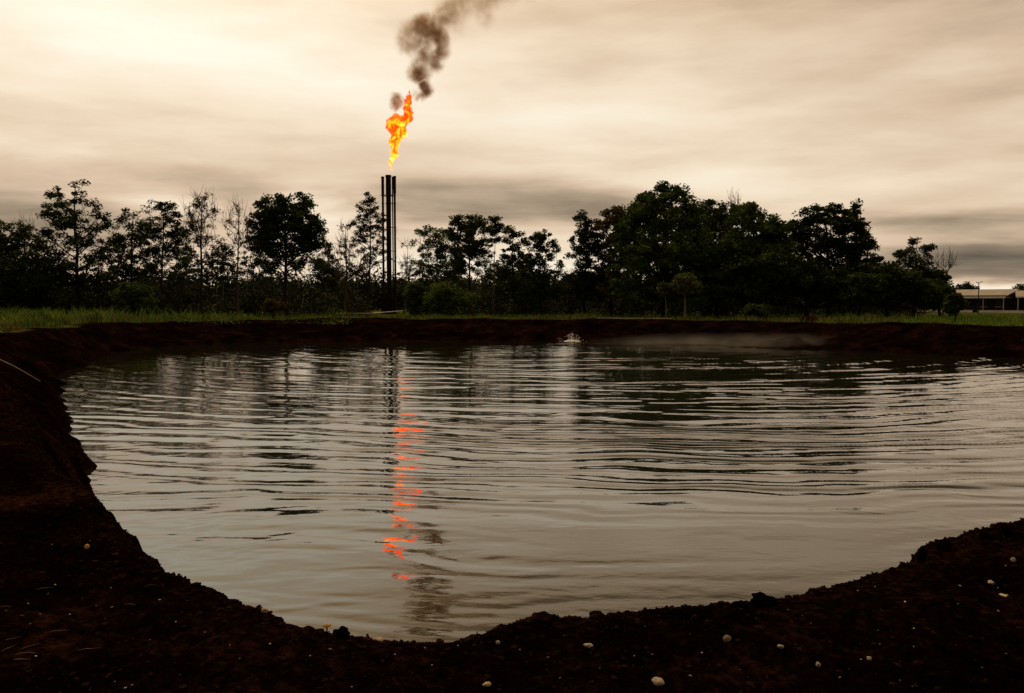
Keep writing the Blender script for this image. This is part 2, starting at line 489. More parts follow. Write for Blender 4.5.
def tree(name, label, cat, px, D, lobes, ncl, cr=0.6, leaf=0.26, nleaf=38, mat='leaf_dark', tr=0.16, bark='bark',
         group=None, bare=0.0, seed=1, lean=0.0, fork=0.45, crown_name='crown', top=None, stemless=False):
    g = np.random.default_rng(seed * 131 + int(px))
    if not bare:
        ncl = int(ncl * 1.75); nleaf = int(nleaf * 1.7); leaf *= 1.12; cr *= 1.12
        lobes = [(a, b, c * 1.13, d * 1.16) for a, b, c, d in lobes]
    elif bare < 1:
        ncl = int(ncl * 1.3); nleaf = int(nleaf * 1.5)
    mp = D / F
    base = np.array([(px - W / 2) * mp, D, LAND])
    base[2] = float(ground_z(np.array([base[0]]), np.array([base[1]]))[0][0]) - 0.05
    area = np.array([l[2] * l[3] for l in lobes], float)
    idx = g.choice(len(lobes), ncl, p=area / area.sum())
    C = []
    for i in idx:
        cx, cy, rx, ry = lobes[i]
        v = g.normal(size=3); v /= np.linalg.norm(v)
        v *= g.uniform(0.15, 1) ** 0.45
        c = at(cx + v[0] * rx, cy - v[2] * ry, D)
        c[1] = D + v[1] * min(rx, ry * 1.6) * mp * 0.9
        C.append(c)
    C = np.array(C)
    topz = C[:, 2].max() - 0.25
    if top is not None: topz = at(px, top, D)[2]
    hgt = topz - base[2]
    # trunk
    tb = Tubes()
    tt = np.linspace(0, 1, 9)
    wob = np.cumsum(g.normal(size=(9, 2)) * 0.06 * hgt / 10, axis=0); wob[0] = 0
    upper = C[C[:, 2] > np.quantile(C[:, 2], 0.6)]
    tx = np.clip(upper[:, 0].mean() - base[0], -0.25 * hgt, 0.25 * hgt)
    trunk = np.stack([base[0] + tx * tt ** 1.5 + wob[:, 0], base[1] + wob[:, 1], base[2] + hgt * tt], 1)
    tb.add(trunk, tr * (1 - 0.86 * tt) + (tt == 0) * tr * 0.35, 8)

    def on_trunk(z):
        f = np.clip((z - base[2]) / hgt, 0, 1)
        return np.array([np.interp(f, tt, trunk[:, k]) for k in range(3)]), tr * (1 - 0.86 * f)

    k = max(3, ncl // 8)
    seeds = C[g.choice(ncl, min(k, ncl), replace=False)]
    own = np.argmin(((C[:, None] - seeds[None]) ** 2).sum(-1), 1)
    for j in range(len(seeds)):
        mem = C[own == j]
        if not len(mem): continue
        cen = mem.mean(0)
        hd = np.hypot(cen[0] - base[0], cen[1] - base[1])
        z0 = np.clip(cen[2] - 0.75 * hd - 0.4, base[2] + fork * hgt * 0.75, base[2] + 0.95 * hgt)
        p0, r0 = on_trunk(z0)
        p2 = cen - np.array([0, 0, 0.15])
        mid = p0 * 0.45 + p2 * 0.55 + np.array([0, 0, -0.12 * hd]) + g.normal(size=3) * 0.1 * hd
        limb = bez(p0, mid, p2, 7)
        r1 = max(0.03, min(r0 * 0.6, 0.02 * hd + 0.05))
        tb.add(limb, np.linspace(r1, 0.025, 7), 5)
        for c in mem:
            q = limb[g.integers(3, 7)]
            m2 = (q + c) / 2 + g.normal(size=3) * 0.12
            tb.add(bez(q, m2, c, 4), [0.025, 0.02, 0.014, 0.008], 3)
            if bare:
                for _ in range(3):
                    e = c + np.array([g.normal() * .35, g.normal() * .35, abs(g.normal()) * .7 + .2])
                    tb.add(bez(c, (c + e) / 2 + g.normal(size=3) * .06, e, 3), [0.022, 0.016, 0.008], 3)
    root = empty(name, base, label, cat, group)
    ot = tb.build('stem' if stemless else 'trunk', M[bark], None)
    ot.data.transform(__import__('mathutils').Matrix.Translation(-Vector(base)))
    ot.parent = root
    keep = C if not bare else C[g.random(ncl) > bare]
    if len(keep):
        per = np.maximum(6, (nleaf * g.uniform(0.5, 1.5, len(keep))).astype(int))
        rad = cr * g.uniform(0.6, 1.3, len(keep))
        cc = np.repeat(keep, per, 0); rad = np.repeat(rad, per)
        off = g.normal(size=(len(cc), 3)); off /= np.linalg.norm(off, axis=1)[:, None]
        off *= (g.random(len(cc)) ** 0.45 * rad)[:, None]
        off[:, 2] *= 0.65
        v, f = leaf_quads(cc + off, leaf, 0.55, g)
        mesh_np(crown_name, v - base, f, M[mat], root)
    return root


T = tree
T('broadleaf_tree', 'dense dark tree at the far left edge, its crown reaching almost to the grass', 'tree', 8, 82,
  [(-8, 258, 26, 32), (12, 250, 18, 24), (28, 268, 24, 26), (5, 285, 36, 18), (-20, 245, 20, 20)], 170, .75, .3, 44, 'leaf_dark', .2, seed=1)
T('broadleaf_tree', 'olive thin-topped tree with wispy twigs beside the dense tree at the far left', 'tree', 29, 90,
  [(26, 232, 13, 12), (34, 245, 16, 12), (22, 250, 13, 12)], 46, .5, .24, 26, 'leaf_olive', .12, bare=.3, seed=2)
T('broadleaf_tree', 'tallest tree of the left wood, airy clustered crown rising to two peaks', 'tree', 78, 84,
  [(58, 202, 13, 13), (80, 194, 9, 12), (74, 212, 24, 13), (97, 222, 13, 14), (50, 222, 11, 12), (72, 232, 32, 13), (60, 250, 26, 12), (92, 246, 20, 14), (75, 270, 40, 16), (45, 275, 22, 16)], 150, .52, .26, 34, 'leaf_dark', .24, seed=3, fork=.35)
T('broadleaf_tree', 'dark round-topped tree between the tallest left tree and a flat-topped one', 'tree', 131, 92,
  [(129, 218, 10, 10), (124, 232, 14, 10), (142, 232, 14, 12), (130, 248, 24, 12), (118, 262, 18, 12), (140, 268, 20, 12)], 84, .55, .25, 34, 'leaf_dark', .16, seed=4)
T('broadleaf_tree', 'flat umbrella-topped tree with layered crown and sky between its lower boughs', 'tree', 162, 90,
  [(160, 207, 14, 5), (152, 217, 10, 6), (174, 219, 12, 7), (164, 228, 20, 8), (178, 236, 10, 7), (150, 242, 14, 9), (166, 252, 16, 8)], 76, .5, .24, 32, 'leaf_dark', .15, seed=5)
T('slender_tree', 'slender open-crowned tree on a straight bare dark trunk, sky showing all through it', 'tree', 202, 80,
  [(203, 202, 13, 8), (194, 212, 10, 9), (210, 214, 8, 8), (200, 226, 17, 9), (206, 241, 13, 9), (193, 244, 9, 9), (200, 258, 14, 8)], 90, .42, .19, 20, 'leaf_olive', .17, seed=6, fork=.5, bare=.1)
T('slender_tree', 'half-bare tree with upright twigs next to the round dense tree', 'tree', 238, 82,
  [(238, 212, 7, 9), (231, 226, 9, 11), (246, 230, 9, 13), (238, 246, 12, 10)], 52, .36, .19, 14, 'leaf_olive', .13, bark='twig', bare=.35, seed=7, fork=.5)
T('broadleaf_tree', 'dense round-crowned tree standing clear of the wood, darkest crown left of the flare', 'tree', 288, 80,
  [(275, 206, 17, 9), (299, 204, 11, 9), (286, 217, 26, 11), (308, 226, 15, 11), (264, 224, 13, 10), (288, 234, 34, 11), (312, 242, 12, 8), (266, 242, 14, 9), (285, 252, 24, 8), (272, 266, 9, 6), (300, 264, 12, 6)], 185, .58, .28, 44, 'leaf_dark', .22, seed=8, fork=.4)
T('conical_tree', 'small pointed tree in the gap right of the dense round tree', 'tree', 327, 100,
  [(327, 250, 4, 7), (327, 262, 8, 7), (327, 274, 11, 8), (328, 286, 13, 8)], 48, .5, .24, 30, 'leaf_dark', .12, seed=9)
T('slender_tree', 'reddish half-dead tree with bare upright top twigs left of the flare stack', 'tree', 346, 82,
  [(343, 226, 6, 9), (347, 244, 10, 10), (338, 258, 11, 8), (355, 262, 12, 10), (346, 278, 15, 10)], 60, .38, .2, 22, 'leaf_olive', .13, bark='twig', bare=.35, seed=10, fork=.3)
T('broadleaf_tree', 'tall narrow tree directly behind the flare stack on its near side', 'tree', 369, 113,
  [(371, 197, 5, 8), (373, 205, 8, 6), (366, 212, 11, 9), (375, 222, 11, 10), (360, 228, 12, 8), (370, 240, 15, 10), (356, 246, 9, 7), (374, 258, 13, 9), (364, 268, 16, 8)], 96, .5, .25, 30, 'leaf_dark', .18, seed=11)
T('slender_tree', 'thin twiggy tree seen just right of the flare stack, few leaves', 'tree', 404, 112,
  [(399, 234, 5, 5), (406, 246, 8, 5), (404, 262, 11, 7), (412, 272, 12, 7)], 34, .36, .2, 18, 'leaf_dark', .1, bare=.3, seed=12)
T('broadleaf_tree', 'wide loose-crowned tree, first leafy one to the right of the flare stack', 'tree', 437, 90,
  [(434, 233, 16, 6), (424, 242, 11, 8), (447, 243, 13, 9), (437, 254, 20, 8), (430, 266, 14, 8), (448, 268, 12, 8)], 86, .48, .23, 30, 'leaf_green', .15, seed=13)
T('broadleaf_tree', 'dark dense tree with a rounded head beside two thin pale trunks', 'tree', 469, 86,
  [(468, 222, 16, 7), (480, 228, 10, 8), (462, 234, 13, 8), (476, 243, 14, 9), (464, 254, 14, 9), (484, 258, 7, 9), (458, 268, 14, 9)], 110, .48, .25, 36, 'leaf_dark', .17, seed=14)
T('slender_tree', 'thin tree on a tall pale bare trunk with a small tufted head', 'tree', 494, 90,
  [(495, 222, 7, 5), (492, 231, 7, 5), (500, 229, 5, 5), (495, 240, 5, 4)], 26, .42, .23, 28, 'leaf_dark', .09, bark='bark_pale', seed=15, fork=.8)
T('broadleaf_tree', 'narrow two-lobed dark tree, leafy right down to the bushes', 'tree', 516, 88,
  [(509, 236, 6, 8), (520, 240, 8, 8), (512, 254, 11, 9), (524, 262, 9, 10), (512, 274, 14, 10), (522, 288, 15, 10)], 84, .45, .24, 32, 'leaf_dark', .13, seed=16)
T('broadleaf_tree', 'peaked dark tree left of the gap before the great leafy mass', 'tree', 541, 84,
  [(541, 233, 8, 7), (534, 244, 10, 8), (547, 246, 9, 9), (540, 258, 14, 8), (536, 272, 16, 10), (545, 288, 18, 12), (532, 294, 14, 10)], 104, .45, .24, 34, 'leaf_dark', .15, seed=17)
T('slender_tree', 'spindly pole-like tree with a tiny head in the sky gap', 'tree', 555, 98,
  [(555, 244, 4, 4), (556, 252, 3, 4)], 8, .36, .2, 22, 'leaf_dark', .07, bark='twig', seed=18, fork=.85)
T('broadleaf_tree', 'upright leafy tree at the open end of the great leafy mass', 'tree', 584, 82,
  [(582, 222, 7, 9), (593, 228, 7, 8), (598, 240, 10, 12), (590, 280, 20, 18), (578, 238, 9, 10), (589, 244, 12, 11), (580, 258, 12, 10), (594, 268, 16, 14), (584, 286, 18, 14)], 120, .48, .25, 36, 'leaf_dark', .16, seed=19)
T('broadleaf_tree', 'brownish-topped tree standing against the flank of the great leafy mass', 'tree', 611, 82,
  [(611, 213, 9, 7), (606, 224, 12, 9), (622, 214, 10, 7), (630, 226, 12, 12), (626, 245, 16, 16), (618, 230, 11, 12), (606, 246, 16, 12), (618, 262, 18, 16), (606, 285, 22, 18)], 140, .5, .26, 40, 'leaf_olive', .17, seed=20)
T('broadleaf_tree', 'highest crown of the great leafy mass, with a wispy feathery peak', 'tree', 662, 78,
  [(670, 189, 13, 6), (650, 203, 16, 8), (638, 214, 14, 8), (694, 213, 14, 9), (660, 250, 46, 26), (660, 200, 22, 9), (684, 203, 18, 9), (645, 215, 22, 12), (670, 220, 34, 14), (640, 236, 26, 16), (672, 245, 40, 20), (655, 268, 44, 22), (640, 290, 34, 16), (680, 290, 34, 16)], 330, .66, .28, 52, 'leaf_green', .3, seed=21, fork=.3)
T('broadleaf_tree', 'rounded dark tree tucked between the two highest crowns of the leafy mass', 'tree', 716, 83,
  [(714, 206, 12, 7), (700, 216, 14, 9), (730, 216, 12, 10), (715, 252, 36, 26), (722, 214, 12, 8), (708, 220, 14, 10), (716, 238, 26, 16), (712, 262, 34, 20), (720, 288, 36, 18)], 210, .62, .28, 46, 'leaf_dark', .22, seed=22, fork=.3)
T('broadleaf_tree', 'broad domed tree with green-lit top at the right of the great leafy mass', 'tree', 752, 78,
  [(750, 209, 13, 7), (776, 232, 12, 12), (782, 255, 16, 16), (750, 262, 40, 26), (742, 218, 16, 9), (762, 220, 14, 10), (750, 234, 28, 13), (770, 240, 14, 14), (745, 255, 34, 18), (765, 268, 24, 18), (750, 288, 40, 16)], 270, .62, .28, 50, 'leaf_green', .26, seed=23, fork=.3)
T('bare_tree', 'leafless twiggy tree poking above the great leafy mass', 'tree', 734, 86,
  [(733, 205, 6, 9), (738, 202, 7, 6), (730, 214, 7, 8)], 24, .3, .18, 8, 'leaf_olive', .1, bark='twig', bare=1.0, seed=24, fork=.7)
T('broadleaf_tree', 'wide tree with a layered flat top and sky glinting through its waist', 'tree', 828, 80,
  [(826, 207, 15, 4), (808, 217, 13, 6), (838, 214, 14, 5), (793, 233, 14, 10), (828, 226, 28, 8), (850, 226, 14, 9), (815, 242, 34, 9), (848, 246, 24, 10), (800, 262, 24, 9), (838, 268, 34, 8)], 215, .52, .26, 40, 'leaf_dark', .26, seed=25, fork=.3)
T('broadleaf_tree', 'leafy tree with a tufted spire at the outer side of the layered tree', 'tree', 858, 82,
  [(857, 206, 4, 6), (852, 214, 7, 5), (862, 228, 7, 9), (866, 244, 9, 9), (858, 256, 18, 10), (868, 272, 24, 14)], 92, .46, .25, 34, 'leaf_dark', .17, seed=26)
T('broadleaf_tree', 'low wide dark tree filling in under the layered tree', 'tree', 806, 76,
  [(790, 275, 26, 16), (822, 284, 30, 14), (850, 290, 26, 12), (775, 288, 22, 14)], 170, .66, .3, 46, 'leaf_dark', .2, seed=27, fork=.25)
T('broadleaf_tree', 'sparse-headed tree above the low dark thicket, leaves in separate tufts', 'tree', 913, 80,
  [(914, 245, 10, 5), (927, 252, 7, 6), (904, 254, 9, 6), (930, 264, 4, 4), (915, 262, 16, 7), (900, 268, 14, 7), (912, 278, 26, 9)], 66, .44, .24, 30, 'leaf_dark', .15, seed=28)
T('broadleaf_tree', 'squat dark tree with trunks showing under it, in front of the thicket', 'tree', 886, 74,
  [(880, 278, 28, 12), (905, 286, 30, 12), (870, 292, 26, 12), (925, 292, 20, 12)], 180, .62, .3, 46, 'leaf_dark', .18, seed=29, fork=.3)
T('broadleaf_tree', 'dark rounded tree at the end of the wood nearest the pale-roofed hall', 'tree', 940, 80,
  [(930, 282, 16, 10), (938, 291, 12, 10), (932, 298, 17, 8)], 110, .56, .27, 42, 'leaf_dark', .15, seed=30, fork=.3)
T('bare_tree', 'leafless spray of upright grey twigs above the end of the wood', 'tree', 942, 86,
  [(940, 262, 5, 8), (950, 262, 6, 8), (944, 272, 9, 8)], 26, .3, .18, 8, 'leaf_olive', .1, bark='twig', bare=1.0, seed=31, fork=.6)
T('broadleaf_tree', 'small distant tree rising beside the end of the hall roof', 'tree', 964, 168,
  [(962, 287, 8, 4), (970, 290, 6, 4), (963, 296, 10, 6)], 40, .8, .4, 30, 'leaf_dark', .2, seed=32)
T('broadleaf_tree', 'distant tree top showing behind the second roof at the frame edge', 'tree', 1020, 190,
  [(1018, 288, 8, 3), (1030, 290, 12, 5), (1020, 297, 16, 6)], 50, .9, .45, 30, 'leaf_dark', .22, seed=33)
T('papaya_tree', 'pale-green umbrella-leaved young tree before the great leafy mass', 'tree', 685, 71,
  [(685, 278, 9, 5), (680, 285, 7, 4), (692, 284, 6, 4), (685, 290, 6, 3)], 26, .4, .26, 30, 'leaf_pale', .1, bark='bark_pale', seed=34, fork=.7)
T('papaya_tree', 'smaller pale sapling at the side of the umbrella-leaved young tree', 'tree', 666, 71,
  [(666, 287, 6, 3), (663, 292, 4, 3)], 10, .34, .24, 26, 'leaf_pale', .06, bark='bark_pale', seed=35, fork=.75)
T('young_tree', 'young dark tree alone on the lawn in front of the hall', 'tree', 955, 56,
  [(954, 299, 4, 4), (955, 305, 6, 5), (954, 310, 5, 3)], 34, .34, .22, 34, 'leaf_dark', .07, seed=36, fork=.55)
T('shrub', 'round pale-dusted shrub at the wood edge below the round-topped tree', 'shrub', 135, 70,
  [(135, 290, 15, 7), (128, 298, 16, 8), (143, 300, 16, 8), (135, 308, 20, 7)], 80, .4, .2, 36, 'leaf_green', .06, seed=37, fork=.2, crown_name='foliage', stemless=True)
T('shrub', 'yellowish bushy shrub on the grass under the half-bare tree', 'shrub', 274, 74,
  [(270, 303, 5, 3), (278, 305, 6, 3), (273, 308, 9, 3)], 40, .34, .2, 34, 'leaf_olive', .05, seed=38, fork=.2, crown_name='foliage', stemless=True)
T('shrub', 'small red-leaved shrub on the far brink below the layered tree', 'shrub', 808, 61.5,
  [(804, 319, 4, 2.5), (812, 319, 4, 2.5), (808, 321, 7, 2.5)], 22, .22, .13, 30, 'leaf_red', .03, seed=39, fork=.2, crown_name='foliage', stemless=True)
T('shrub', 'green feathery shrub on the brink before the domed tree', 'shrub', 753, 66,
  [(752, 310, 7, 5), (760, 311, 7, 5), (755, 316, 11, 3)], 34, .26, .18, 30, 'leaf_green', .04, seed=40, fork=.2, crown_name='foliage', stemless=True)
T('shrub', 'leafy green shrub beside the foot of the flare stack', 'shrub', 419, 82,
  [(417, 292, 9, 8), (422, 299, 10, 8), (418, 307, 11, 8)], 70, .45, .24, 34, 'leaf_green', .06, seed=41, fork=.2, crown_name='foliage', stemless=True)
T('shrub', 'broad bright-green bush under the loose-crowned tree', 'shrub', 450, 78,
  [(444, 292, 16, 8), (458, 300, 18, 8), (440, 304, 16, 7)], 80, .5, .24, 34, 'leaf_green', .06, seed=42, fork=.2, crown_name='foliage', stemless=True)
for k, (px, top, bot, D) in enumerate(((118, 240, 272, 98), (148, 252, 276, 104), (176, 246, 274, 100), (188, 258, 280, 96), (212, 256, 280, 106), (228, 258, 282, 99), (246, 252, 280, 104), (262, 262, 284, 108), (318, 254, 280, 98), (333, 262, 284, 106),
                                   (420, 262, 286, 103), (452, 262, 284, 106), (486, 258, 284, 103), (502, 252, 282, 108), (530, 262, 284, 104), (566, 262, 286, 102))):
    T('understory_tree', 'thin leafy understory tree deep between the bigger trunks of the wood', 'tree', px, D,
      [(px - 3, top + 3, 7, 5), (px + 5, top + 10, 9, 6), (px - 4, (top + bot) / 2 + 2, 11, 7), (px + 3, bot - 2, 13, 7)], 30, .42, .24, 20, 'leaf_dark', .08, group='understory trees deep in the wood', seed=70 + k, fork=.35)
# slender pale stems in the open wood between the flat-topped tree and the dense round one
for k, (px, top, D) in enumerate(((186, 246, 104), (216, 250, 108), (224, 244, 100), (252, 240, 98), (260, 252, 106), (318, 262, 104))):
    T('slender_tree', 'slim pale-stemmed tree with a thin tuft, deep in the open part of the left wood', 'tree', px, D,
      [(px - 2, top, 6, 4), (px + 3, top + 7, 7, 5)], 14, .45, .24, 22, 'leaf_dark', .085, bark='bark_pale', group='slim pale stems in the open left wood', seed=50 + k, fork=.8)


def foliage_mass(name, blobs, leaf, per, mat, label, cat):
    """blobs: (x, y, z, rx, ry, rz)"""
    b = np.array(blobs)
    cnt = np.maximum(20, (per * b[:, 3] * b[:, 5]).astype(int))
    cc = np.repeat(b, cnt, 0)
    v = rng.normal(size=(len(cc), 3)); v /= np.linalg.norm(v, axis=1)[:, None]
    v *= (rng.random(len(cc)) ** 0.4)[:, None]
    v += rng.normal(size=v.shape) * 0.08
    p = cc[:, :3] + v * cc[:, 3:6]
    p[:, 2] = np.maximum(p[:, 2], LAND)
    vv, ff = leaf_quads(p, leaf, 0.6)
    return tag(mesh_np(name, vv, ff, M[mat]), label, cat, kind='stuff')


bl = []
for _ in range(260):
    px = rng.uniform(-160, 925)
    D = rng.uniform(84, 108)
    if abs(px - 390) < 26 and D < 110: continue
    c = at(px, 302, D)
    hh = 0.9 + rng.random() ** 1.6 * (4.2 if px < 105 else 2.6 if px < 260 else 2.0 if px < 560 else 2.6)
    bl.append((c[0], D, LAND + hh * 0.6, rng.uniform(1.2, 2.6), rng.uniform(1, 2), hh))
foliage_mass('undergrowth', bl, .34, 200, 'leaf_shaded', 'dark tangled undergrowth along the foot of the wood', 'undergrowth')
bl = []
for _ in range(60):
    px = rng.uniform(-120, 940)
    D = rng.uniform(74, 84)
    if abs(px - 390) < 18: continue
    c = at(px, 302, D)
    hh = rng.uniform(0.4, 1.0)
    bl.append((c[0], D, LAND + hh * 0.5, rng.uniform(.7, 1.6), rng.uniform(.6, 1.2), hh))
for _ in range(46):
    px = rng.uniform(-90, 345)
    D = rng.uniform(58, 80)
    c = at(px, 302, D)
    hh = rng.uniform(0.2, 0.6)
    bl.append((c[0], D, LAND + hh * 0.4, rng.uniform(.5, 1.7), rng.uniform(.5, 1.2), hh))
foliage_mass('weeds', bl, .2, 100, 'leaf_green', 'knee-high green weeds in front of the wood', 'weeds')
bl = []
for _ in range(560):
    a = R(rng.uniform(-62, 50))
    D = rng.uniform(150, 260)
    x, y = D * math.sin(a), D * math.cos(a)
    pxx = W / 2 + x / y * F
    hh = rng.uniform(1.8, 5.0)
    if pxx > 930: hh *= 0.4
    bl.append((x, y, LAND + hh * .8, rng.uniform(3, 7), rng.uniform(3, 6), hh))
foliage_mass('far_woods', bl, .75, 55, 'leaf_shaded', 'far dark wood closing the gaps between the trees', 'woods')


# ------------------------------------------------------------------ grass
def grass(name, n, region, hgt, wid, mat, label, clump=0.5):
    px = rng.uniform(region[0], region[1], n)
    D = region[2] + (region[3] - region[2]) * rng.random(n) ** 1.3
    x = (px - W / 2) / F * D
    y = D
    keep = fbm(x * clump, y * clump, 3, 111) + rng.normal(size=n) * 0.12 > region[4] + (np.clip((px - region[5]) / 160, 0, 1) * 0.6 if len(region) > 5 else 0)
    x, y = x[keep], y[keep]
    z, s = ground_z(x, y)
    k2 = s > 1.0 + 1.4 * rng.random(len(s))
    x, y, z = x[k2], y[k2], z[k2]
    n = len(x)
    h = hgt * rng.uniform(0.4, 1.3, n) * np.clip(1 + 1.7 * fbm(x * 0.3, y * 0.3, 3, 5), .3, 2.2)
    th = rng.uniform(0, 2 * math.pi, n)
    lean = rng.normal(size=(n, 2)) * 0.35 * h[:, None]
    dx, dy = np.cos(th) * wid * .5, np.sin(th) * wid * .5
    b = np.stack([x, y, z - .03], -1)
    o1 = np.stack([dx, dy, 0 * dx], -1)
    mid = np.stack([x + lean[:, 0] * .35, y + lean[:, 1] * .35, z + h * .6], -1)
    tip = np.stack([x + lean[:, 0], y + lean[:, 1], z + h], -1)
    v = np.stack([b - o1, b + o1, mid + o1 * .7, tip, mid - o1 * .7], 1).reshape(-1, 3)
    return tag(mesh_np(name, v, np.arange(n * 5).reshape(-1, 5), M[mat]), label, 'grass', kind='stuff')


grass('grass', 60000, (-120, 1200, 44, 92, -0.28), .26, .07, 'grass', 'green grass on the strip between the pit and the wood')
grass('tall_grass', 34000, (-100, 330, 46, 82, -0.12, 90), .55, .08, 'grass', 'tall green grass at the left below the wood')
grass('dry_grass', 12000, (-100, 130, 42, 60, -0.05), .45, .07, 'straw_grass', 'dry brown grass edging the bank at the left')
grass('dry_tufts', 14000, (120, 900, 60, 76, 0.05), .3, .06, 'straw_grass', 'dry tufts along the far brink')

# ------------------------------------------------------------------ flare stack
FD = 105.0
mp = FD / F
fb = at(390, 318, FD)
fz = float(ground_z(np.array([fb[0]]), np.array([fb[1]]))[0][0])
stack = empty('flare_stack', (fb[0], FD, fz), 'black flare stack of upright pipes burning off gas on the far bank', 'flare stack')
ztop = at(390, 175.5, FD)[2] - fz


def riser(dx_px, dy, r, ztip, tip_len, tip_r, name='riser_pipe'):
    x = dx_px * mp
    bm = bmesh.new()
    prof = [(r * 1.9, 0.0), (r * 1.9, 0.08), (r * 1.02, 0.085)]
    z = 2.0
    while z < ztip - tip_len - .6:      # flanged joints
        prof += [(r, z), (r * 1.28, z + .01), (r * 1.28, z + .09), (r, z + .10)]
        z += 3.1
    prof += [(r, ztip - tip_len)]
    bm_lathe(bm, prof, 14, (x, dy))
    o = mesh_bm(name, bm, M['steel'], stack)
    bm = bmesh.new()
    bm_lathe(bm, [(tip_r * .98, ztip - tip_len + .002), (tip_r, ztip - tip_len + .06), (tip_r, ztip - .25), (tip_r * 1.12, ztip - .22), (tip_r * 1.12, ztip)], 14, (x, dy))
    mesh_bm('flare_tip', bm, M['rust'], o)


riser(-6.2, 0.10, .15, ztop - .13, 2.3, .19)
riser(-0.3, -0.15, .32, ztop + .02, 2.6, .35)
riser(3.2, 0.34, .085, ztop - .12, 1.6, .10)
riser(5.7, 0.0, .14, ztop - .08, 2.3, .19)
for z in (ztop - 2.6, 3.4):
    bm = bmesh.new()
    bm_box(bm, (-6.4 * mp, -.55, z - .05), (5.6 * mp, -.49, z + .05))
    bm_box(bm, (-6.4 * mp, .42, z - .05), (5.6 * mp, .48, z + .05))
    bm_box(bm, (-6.4 * mp - .06, -.49, z - .05), (-6.4 * mp - .15, .42, z + .05))
    bm_box(bm, (5.6 * mp + .05, -.49, z - .05), (5.6 * mp + .125, .42, z + .05))
    mesh_bm('brace_frame', bm, M['steel'], stack)
tb = Tubes()
for sx in (-1, 1):
    for sy in (-1, 1):
        tb.add([(sx * 1.0, sy * .9, 0), (sx * .62, sy * .5, 3.35)], [.06, .05], 6)
for z, q in ((.9, .9), (2.0, .76)):
    for a, b in (((-q, -q * .9), (q, -q * .9)), ((q, -q * .9), (q, q * .9)), ((q, q * .9), (-q, q * .9)), ((-q, q * .9), (-q, -q * .9))):
        tb.add([(a[0], a[1], z), (b[0], b[1], z)], [.04, .04], 5)
tb.add([(-1.0, -.9, 0), (.76, -.68, 2.0)], [.03, .03], 5)
tb.add([(1.0, -.9, 0), (-.76, -.68, 2.0)], [.03, .03], 5)
tb.build('base_frame', M['steel'], stack)
bm = bmesh.new()
bm_box(bm, (-.95, -.62, 0.05), (.05, .2, 2.55)); bm_box(bm, (-.90, -.57, 2.55), (.0, .15, 2.62))
bm_box(bm, (.2, -.5, 0.05), (.82, .1, 1.7))
mesh_bm('valve_box', bm, M['rust'], stack)

# feed pipe lying on trestles from the left to the stack
p = Tubes()
c0, c1 = at(345, 312, 80), at(373, 312, 80)
gz = fz
pts = [(c0[0] - 1.2, 80.8, gz - .05), (c0[0] - 1.0, 80.6, gz + .4), (c0[0], 80, gz + .45), (c1[0], 80, gz + .45), (c1[0] + .6, 104.6, gz + .5)]
p.add(pts, [.07] * 5, 8)
o = p.build('feed_pipe', M['pipe_pale'])
tag(o, 'thin pale pipe running low over the grass to the foot of the flare stack', 'pipe')
for t in (.2, .75):
    bm = bmesh.new()
    x = c0[0] + (c1[0] - c0[0]) * t; y = 80
    bm_box(bm, (x - .05, y - .2, gz - .1), (x + .05, y - .14, gz + .33)); bm_box(bm, (x - .05, y + .14, gz - .1), (x + .05, y + .2, gz + .33))
    bm_box(bm, (x - .06, y - .22, gz + .33), (x + .06, y + .22, gz + .375))
    mesh_bm('pipe_trestle', bm, M['steel'], o)
p = Tubes()
a_, b_ = at(598, 317.5, 73), at(672, 317.5, 70)
xs = np.linspace(0, 1, 9)
pp = np.stack([a_[0] + (b_[0] - a_[0]) * xs, 73 - 3 * xs, np.zeros(9)], 1)
pp[:, 2] = ground_z(pp[:, 0], pp[:, 1])[0] + .10
p.add(pp, [.055] * 9, 6)
tag(p.build('ground_pipe', M['pipe_pale']), 'long pale pipe lying in the grass below the great leafy mass', 'pipe')
p = Tubes()
p.add([(0, 0, -.2), (0.01, 0, .95)], [.045, .04], 6)
q = at(955, 329, 54)
o = p.build('fence_post', M['bark'])
o.location = (q[0], 54, float(ground_z(np.array([q[0]]), np.array([54.0]))[0][0]))
tag(o, 'short dark wooden post on the lawn at the bank edge', 'post')


# ------------------------------------------------------------------ flame and smoke (volumes shaped by puffs)
def puff_field(nt, puffs, pos):
    """sum of soft spheres; puffs: (x,y,z,r,weight)"""
    L = nt.links.new
    acc = None
    for x, y, z, r, w in puffs:
        d = N(nt, 'ShaderNodeVectorMath', operation='DISTANCE')
        d.inputs[1].default_value = (x, y, z)
        L(pos, d.inputs[0])
        mr = N(nt, 'ShaderNodeMapRange', interpolation_type='SMOOTHSTEP')
        mr.inputs['From Min'].default_value = r * 1.35
        mr.inputs['From Max'].default_value = r * 0.25
        mr.inputs['To Max'].default_value = w
        L(d.outputs['Value'], mr.inputs['Value'])
        if acc is None: acc = mr.outputs[0]
        else:
            a = N(nt, 'ShaderNodeMath', operation='ADD'); L(acc, a.inputs[0]); L(mr.outputs[0], a.inputs[1]); acc = a.outputs[0]
    return acc


